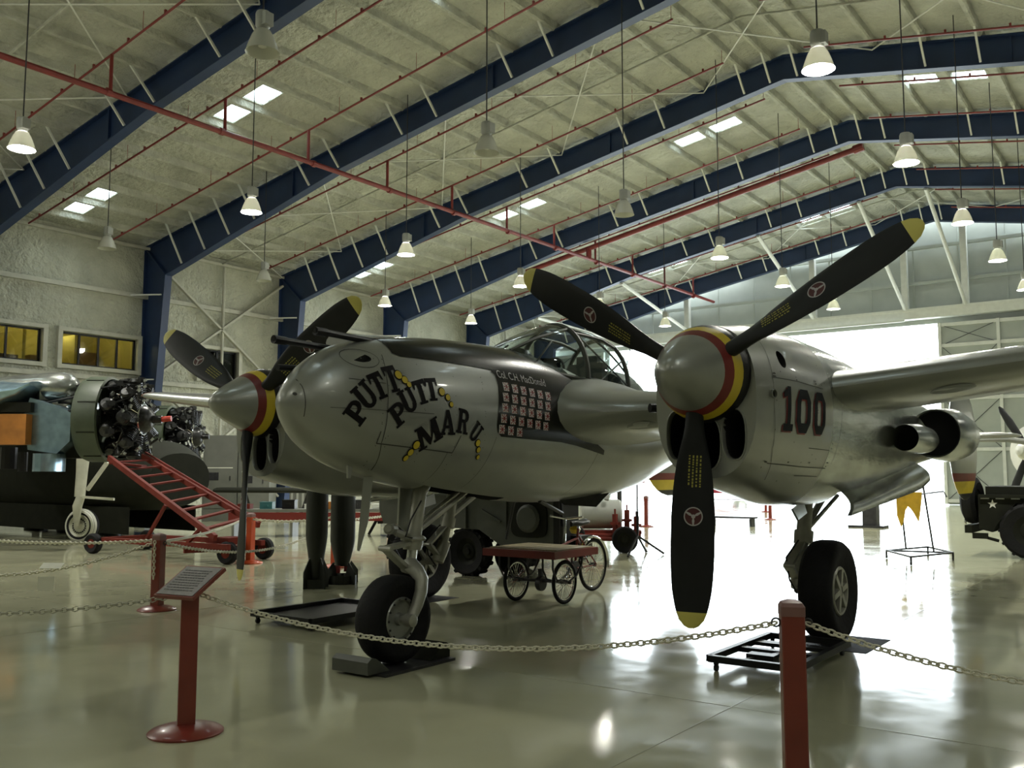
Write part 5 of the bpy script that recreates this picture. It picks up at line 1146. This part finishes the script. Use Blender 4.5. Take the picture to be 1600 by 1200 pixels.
for a, c in (((-11.4, 13.7, 0), (-10.9, 14.1, 1.2)), ((-10.2, 14.6, 0), (-10.6, 14.3, 1.2)), ((-11.0, 14.0, .9), (-10.4, 14.4, .2)), ((-11.2, 13.8, .3), (-10.3, 14.5, .35)), ((-10.4, 14.4, 0), (-10.9, 14.1, .6))): q.bar(a, c, .07, .07)
q.build('stand_frame', 'black', r, 0)
q = MB(); q.lathe([(0, -.4), (.2, -.36), (.24, 0), (.2, .3), (.08, .42), (0, .42)], (-10.75, 14.2, 1.15), (1, .6, 0), 14); q.build('engine_block', 'engine', r)
q = MB(); q.box((-11.3, 14.6, .6), (.5, .04, 1.1), Matrix.Rotation(.6, 3, 'Z')); q.build('pink_board', M.setdefault('pink', mat('pink_board', (.45, .25, .22), .7, 0, .1)), r, 0)
r.location.y -= 2.9
r = empty('long_white_wing', (-9.5, 17.4, 0), 'white wing section with a dark red edge on trestles behind the nose gear', 'aircraft part')
q = MB(); rg = [[Vector((x, 16.8+p.y+(x+9)*.6, p.z)) for p in foil(0, 0, 1.2, .3, 1.45, 8)] for x in (-13, -11, -9, -7.4)]; q.loft(rg); q.build('wing_panel', 'whitepaint', r)
q = MB(); q.tube([(-13, 16.75-2.4, 1.28), (-7.4, 16.75+.96, 1.28)], .05, 6); q.build('red_edge', 'maroon', r)
for x in (-12.4, -8.2):
    q = MB(); q.bar((x, 17.2+(x+9)*.6, 1.35), (x, 17.2+(x+9)*.6, 0), .1, .1); q.build('trestle_leg', 'steel', r, 0)
# ------------------------------------------------------------------ right and far side
rk = empty('cloth_rack', (1.15, 11.6, 0), 'low wheeled rack with two thin poles holding a torn yellow cloth', 'rack')
q = MB(); z = .14
for a, c in (((.69, 11.6), (1.36, 10.5)), ((1.36, 10.5), (1.75, 11.8)), ((1.1, 12.9), (1.75, 11.8)), ((.69, 11.6), (1.1, 12.9)), ((.69, 11.6), (1.75, 11.8))): q.bar((*a, z), (*c, z), .03, .03)
q.build('base_frame', 'steel', rk, 0)
for p in ((.69, 11.6), (1.36, 10.5), (1.75, 11.8), (1.1, 12.9)):
    q = MB(); q.lathe([(0, -.012), (.035, -.012), (.035, .012), (0, .012)], (*p, .036), (1, 0, 0), 12); q.box((*p, .10), (.03, .03, .07)); q.build('caster', 'black', rk)
for (x, y), (x2, y2), h in (((.93, 12.0), (.88, 11.9), 1.2), ((1.45, 11.75), (1.30, 11.7), 1.55)):
    q = MB(); q.tube([(x, y, z), (x2, y2, h)], .017, 8); q.build('pole', 'steel', rk)
q = MB(); q.tube([(1.30, 11.7, 1.15), (1.65, 11.75, 1.2), (1.7, 11.75, 1.1)], .015, 6); q.build('hook_arm', 'steel', rk)
q = MB(); q.prism([(0, .62), (0, .2), (.07, -.02), (.12, .1), (.16, .3), (.2, .36), (.24, .33), (.3, .24), (.38, .08), (.42, .3), (.46, .62)], (.83, 11.85, .56), (.95, .1, 0), (0, 0, 1), .012)
single('torn_cloth', q, 'cloth', 'torn yellow cloth hanging from the wheeled rack behind the landing gear door', 'cloth', smooth=0)
r = empty('tail_trestle', (-2.17, 21.2, 0), 'dark squat pillar on a plate far behind the right main wheel', 'pillar')
q = MB(); q.box((-2.17, 21.2, .45), (.38, .35, .9)); q.build('pillar', 'steel', r, 0)
q = MB(); q.box((-2.25, 21.2, .03), (.95, .6, .06)); q.build('foot_plate', 'steel', r, 0)
r = empty('low_bench', (-5.6, 19.6, 0), 'thin dark bench far off beside the lower propeller blade', 'bench')
q = MB(); q.box((-5.6, 19.6, .25), (1.4, .35, .05)); q.build('seat', 'steel', r, 0)
for x in (-6.2, -5.0):
    q = MB(); q.box((x, 19.6, .11), (.06, .3, .22)); q.build('leg', 'steel', r, 0)
# olive truck with a white star
jp = empty('army_truck', (3.2, 13.7, 0), 'olive drab army truck with a white star, cut by the right edge', 'truck')
q = MB(); q.prism([(1.98, .50), (2.2, .45), (2.3, .62), (2.6, .98), (5.5, .98), (5.5, 1.10), (1.98, 1.10)], (0, 12.98, 0), (1, 0, 0), (0, 0, 1), -1.7); q.box((3.6, 13.9, .55), (2.6, 1.2, .5)); q.build('body', 'darkgreen', jp, 0)
q = MB(); q.box((3.7, 12.95, 1.10), (3.4, .1, .06)); q.box((3.7, 13.8, 1.2), (3.2, 1.5, .15)); q.build('body_rail', 'darkgreen', jp, 0)
star = [(2.22+.085*(1 if k % 2 == 0 else .4)*math.sin(k*PI/5), .955+.085*(1 if k % 2 == 0 else .4)*math.cos(k*PI/5)) for k in range(10)]
q = MB(); q.prism(star, (0, 12.98, 0), (1, 0, 0), (0, 0, 1), .006); q.build('white_star', 'white', jp, 0)
q = MB()
for x in (2.1, 2.35, 2.6): q.box((x, 12.96, 1.06), (.14, .03, .025))
q.build('pale_hinges', 'greypaint', jp, 0)
q = MB(); q.lathe([(.2, -.1), (.33, -.13), (.42, -.08), (.44, 0), (.42, .08), (.33, .13), (.2, .1)], (1.84, 13.25, 1.02), (1, -.1, 0), 30); t = q.build('spare_tyre', 'rubber', jp)
q = MB(); q.lathe([(0, -.05), (.2, -.08), (.2, .08), (0, .05)], (1.84, 13.25, 1.02), (1, -.1, 0), 20); q.build('spare_rim', 'darkgreen', t)
trucktyre(jp, 2.82, 12.95, .49, .26); trucktyre(jp, 2.82, 14.55, .49, .26); trucktyre(jp, 5.2, 12.95, .49, .26)
q = MB(); q.box((1.82, 13.6, .5), (.12, 1.5, .14)); q.box((2.0, 12.95, .38), (.25, .1, .1)); q.tube([(1.9, 13.0, .4), (2.3, 12.95, .3)], .03, 6); q.build('bumper', 'darkgreen', jp, 0)
q = MB()
for y in (13.0, 14.4): q.lathe([(0, .02), (.05, .02), (.05, 0)], (1.76, y, .62), (-1, 0, 0), 12)
q.build('tail_lamp', 'polish', jp)
# silver twin at the far right
wt = empty('silver_transport_plane', (3.5, 19, 0), 'pale silver airplane with a black propeller behind the army truck', 'airplane')
TF = [(-3.4, .25, .35, -.1, .1, 2), (-2.9, .75, .8, -.5, .1, 2), (-1.8, 1.15, 1.2, -.9, .1, 2), (0, 1.3, 1.4, -1.05, .1, 2), (5, 1.3, 1.4, -1.05, .1, 2), (9, .7, 1.2, 0, .5, 2)]
q = MB(); q.loft([section(TF, 0, y, 28) for y in stations(TF, .5)]); q.v = [(5.2+y, 23.6+x, 2.1+z) for x, y, z in q.v]; q.build('fuselage', 'whitepaint', wt)
WA = Vector((-.5, -.87, .03)).normalized(); WC = Vector((2.75, 17.6, 2.0))
q = MB(); q.lathe([(.28, 0), (.62, -.05), (.72, -.4), (.7, -1.2), (.4, -2.6)], WC, WA, 26); q.m = 1; q.lathe([(0, -.02), (.28, 0)], WC, WA, 20); q.build('engine_cowl', ['whitepaint', 'void'], wt)
q = MB(); q.lathe([(0, .50), (.10, .46), (.19, .32), (.24, .12), (.25, .02)], WC, WA, 20); q.build('propeller_spinner', 'whitepaint', wt)
for k in range(3):
    a = math.radians(125+120*k); u, v, w_ = basis(WA); d = u*math.cos(a)+v*math.sin(a); t = w_.cross(d); c = WC+WA*.14
    q = MB(); q.loft([[c+d*r_+t*(h_*math.cos(2*PI*j/8))+WA*(.02*math.sin(2*PI*j/8)) for j in range(8)] for r_, h_ in ((.1, .05), (.4, .09), (.8, .10), (1.15, .07), (1.25, .02))]); q.build('propeller_blade', 'blade', wt)
rings = [[Vector((3.0+p.y, y, p.z)) for p in foil(0, 0, 2.2, .3, 1.9, 8)] for y in (18, 20, 22.5)]
q = MB(); q.loft(rings); q.build('wing', 'whitepaint', wt)
for x, y in ((3.7, 18.2), (7.5, 23.6)):
    q = MB(); q.tube([(x, y, 1.9), (x, y, .4)], .08, 10); q.build('gear_leg', 'steel', wt)
    q = MB(); q.lathe([(0, -.1), (.3, -.12), (.38, 0), (.3, .12), (0, .1)], (x, y, .38), (0, 1, 0), 22); q.build('wheel', 'rubber', wt)
q = MB(); q.tube([(1.25, 15.9, 2.22), (2.4, 16.6, 2.24), (3.2, 18, 2.1)], [.03, .06, .08], 8); q.build('pitot_boom', 'greypaint', wt)
wt.location.x -= .4
# car parked outside the open door
ca = empty('parked_car', (-17.1, 44.5, 0), 'dark red and grey car parked outside the hangar door, under the fuselage', 'car', rz=.5)
q = MB(); q.prism([(-2.1, .35), (2.0, .35), (2.1, .6), (2.0, .95), (1.1, 1.05), (.5, 1.6), (-1.6, 1.65), (-2.05, 1.0)], (0, -.85, 0), (1, 0, 0), (0, 0, 1), -1.7); q.build('body', 'carred', ca, 0, local=True)
q = MB(); q.prism([(-1.5, 1.05), (.75, 1.05), (.38, 1.52), (-1.4, 1.55)], (0, -.87, 0), (1, 0, 0), (0, 0, 1), -.01); q.build('side_windows', 'steel', ca, 0, local=True)
for x in (-1.35, 1.35):
    for y in (-.85, .85):
        q = MB(); q.lathe([(.2, -.1), (.32, -.11), (.35, 0), (.32, .11), (.2, .1)], (x, y, .35), (0, 1, 0), 20); t = q.build('wheel', 'rubber', ca, local=True)
        q = MB(); q.lathe([(0, .1), (.2, .1), (.22, .08)], (x, y, .35), (0, -1 if y < 0 else 1, 0), 16); q.build('hubcap', 'whitepaint', t, local=True)
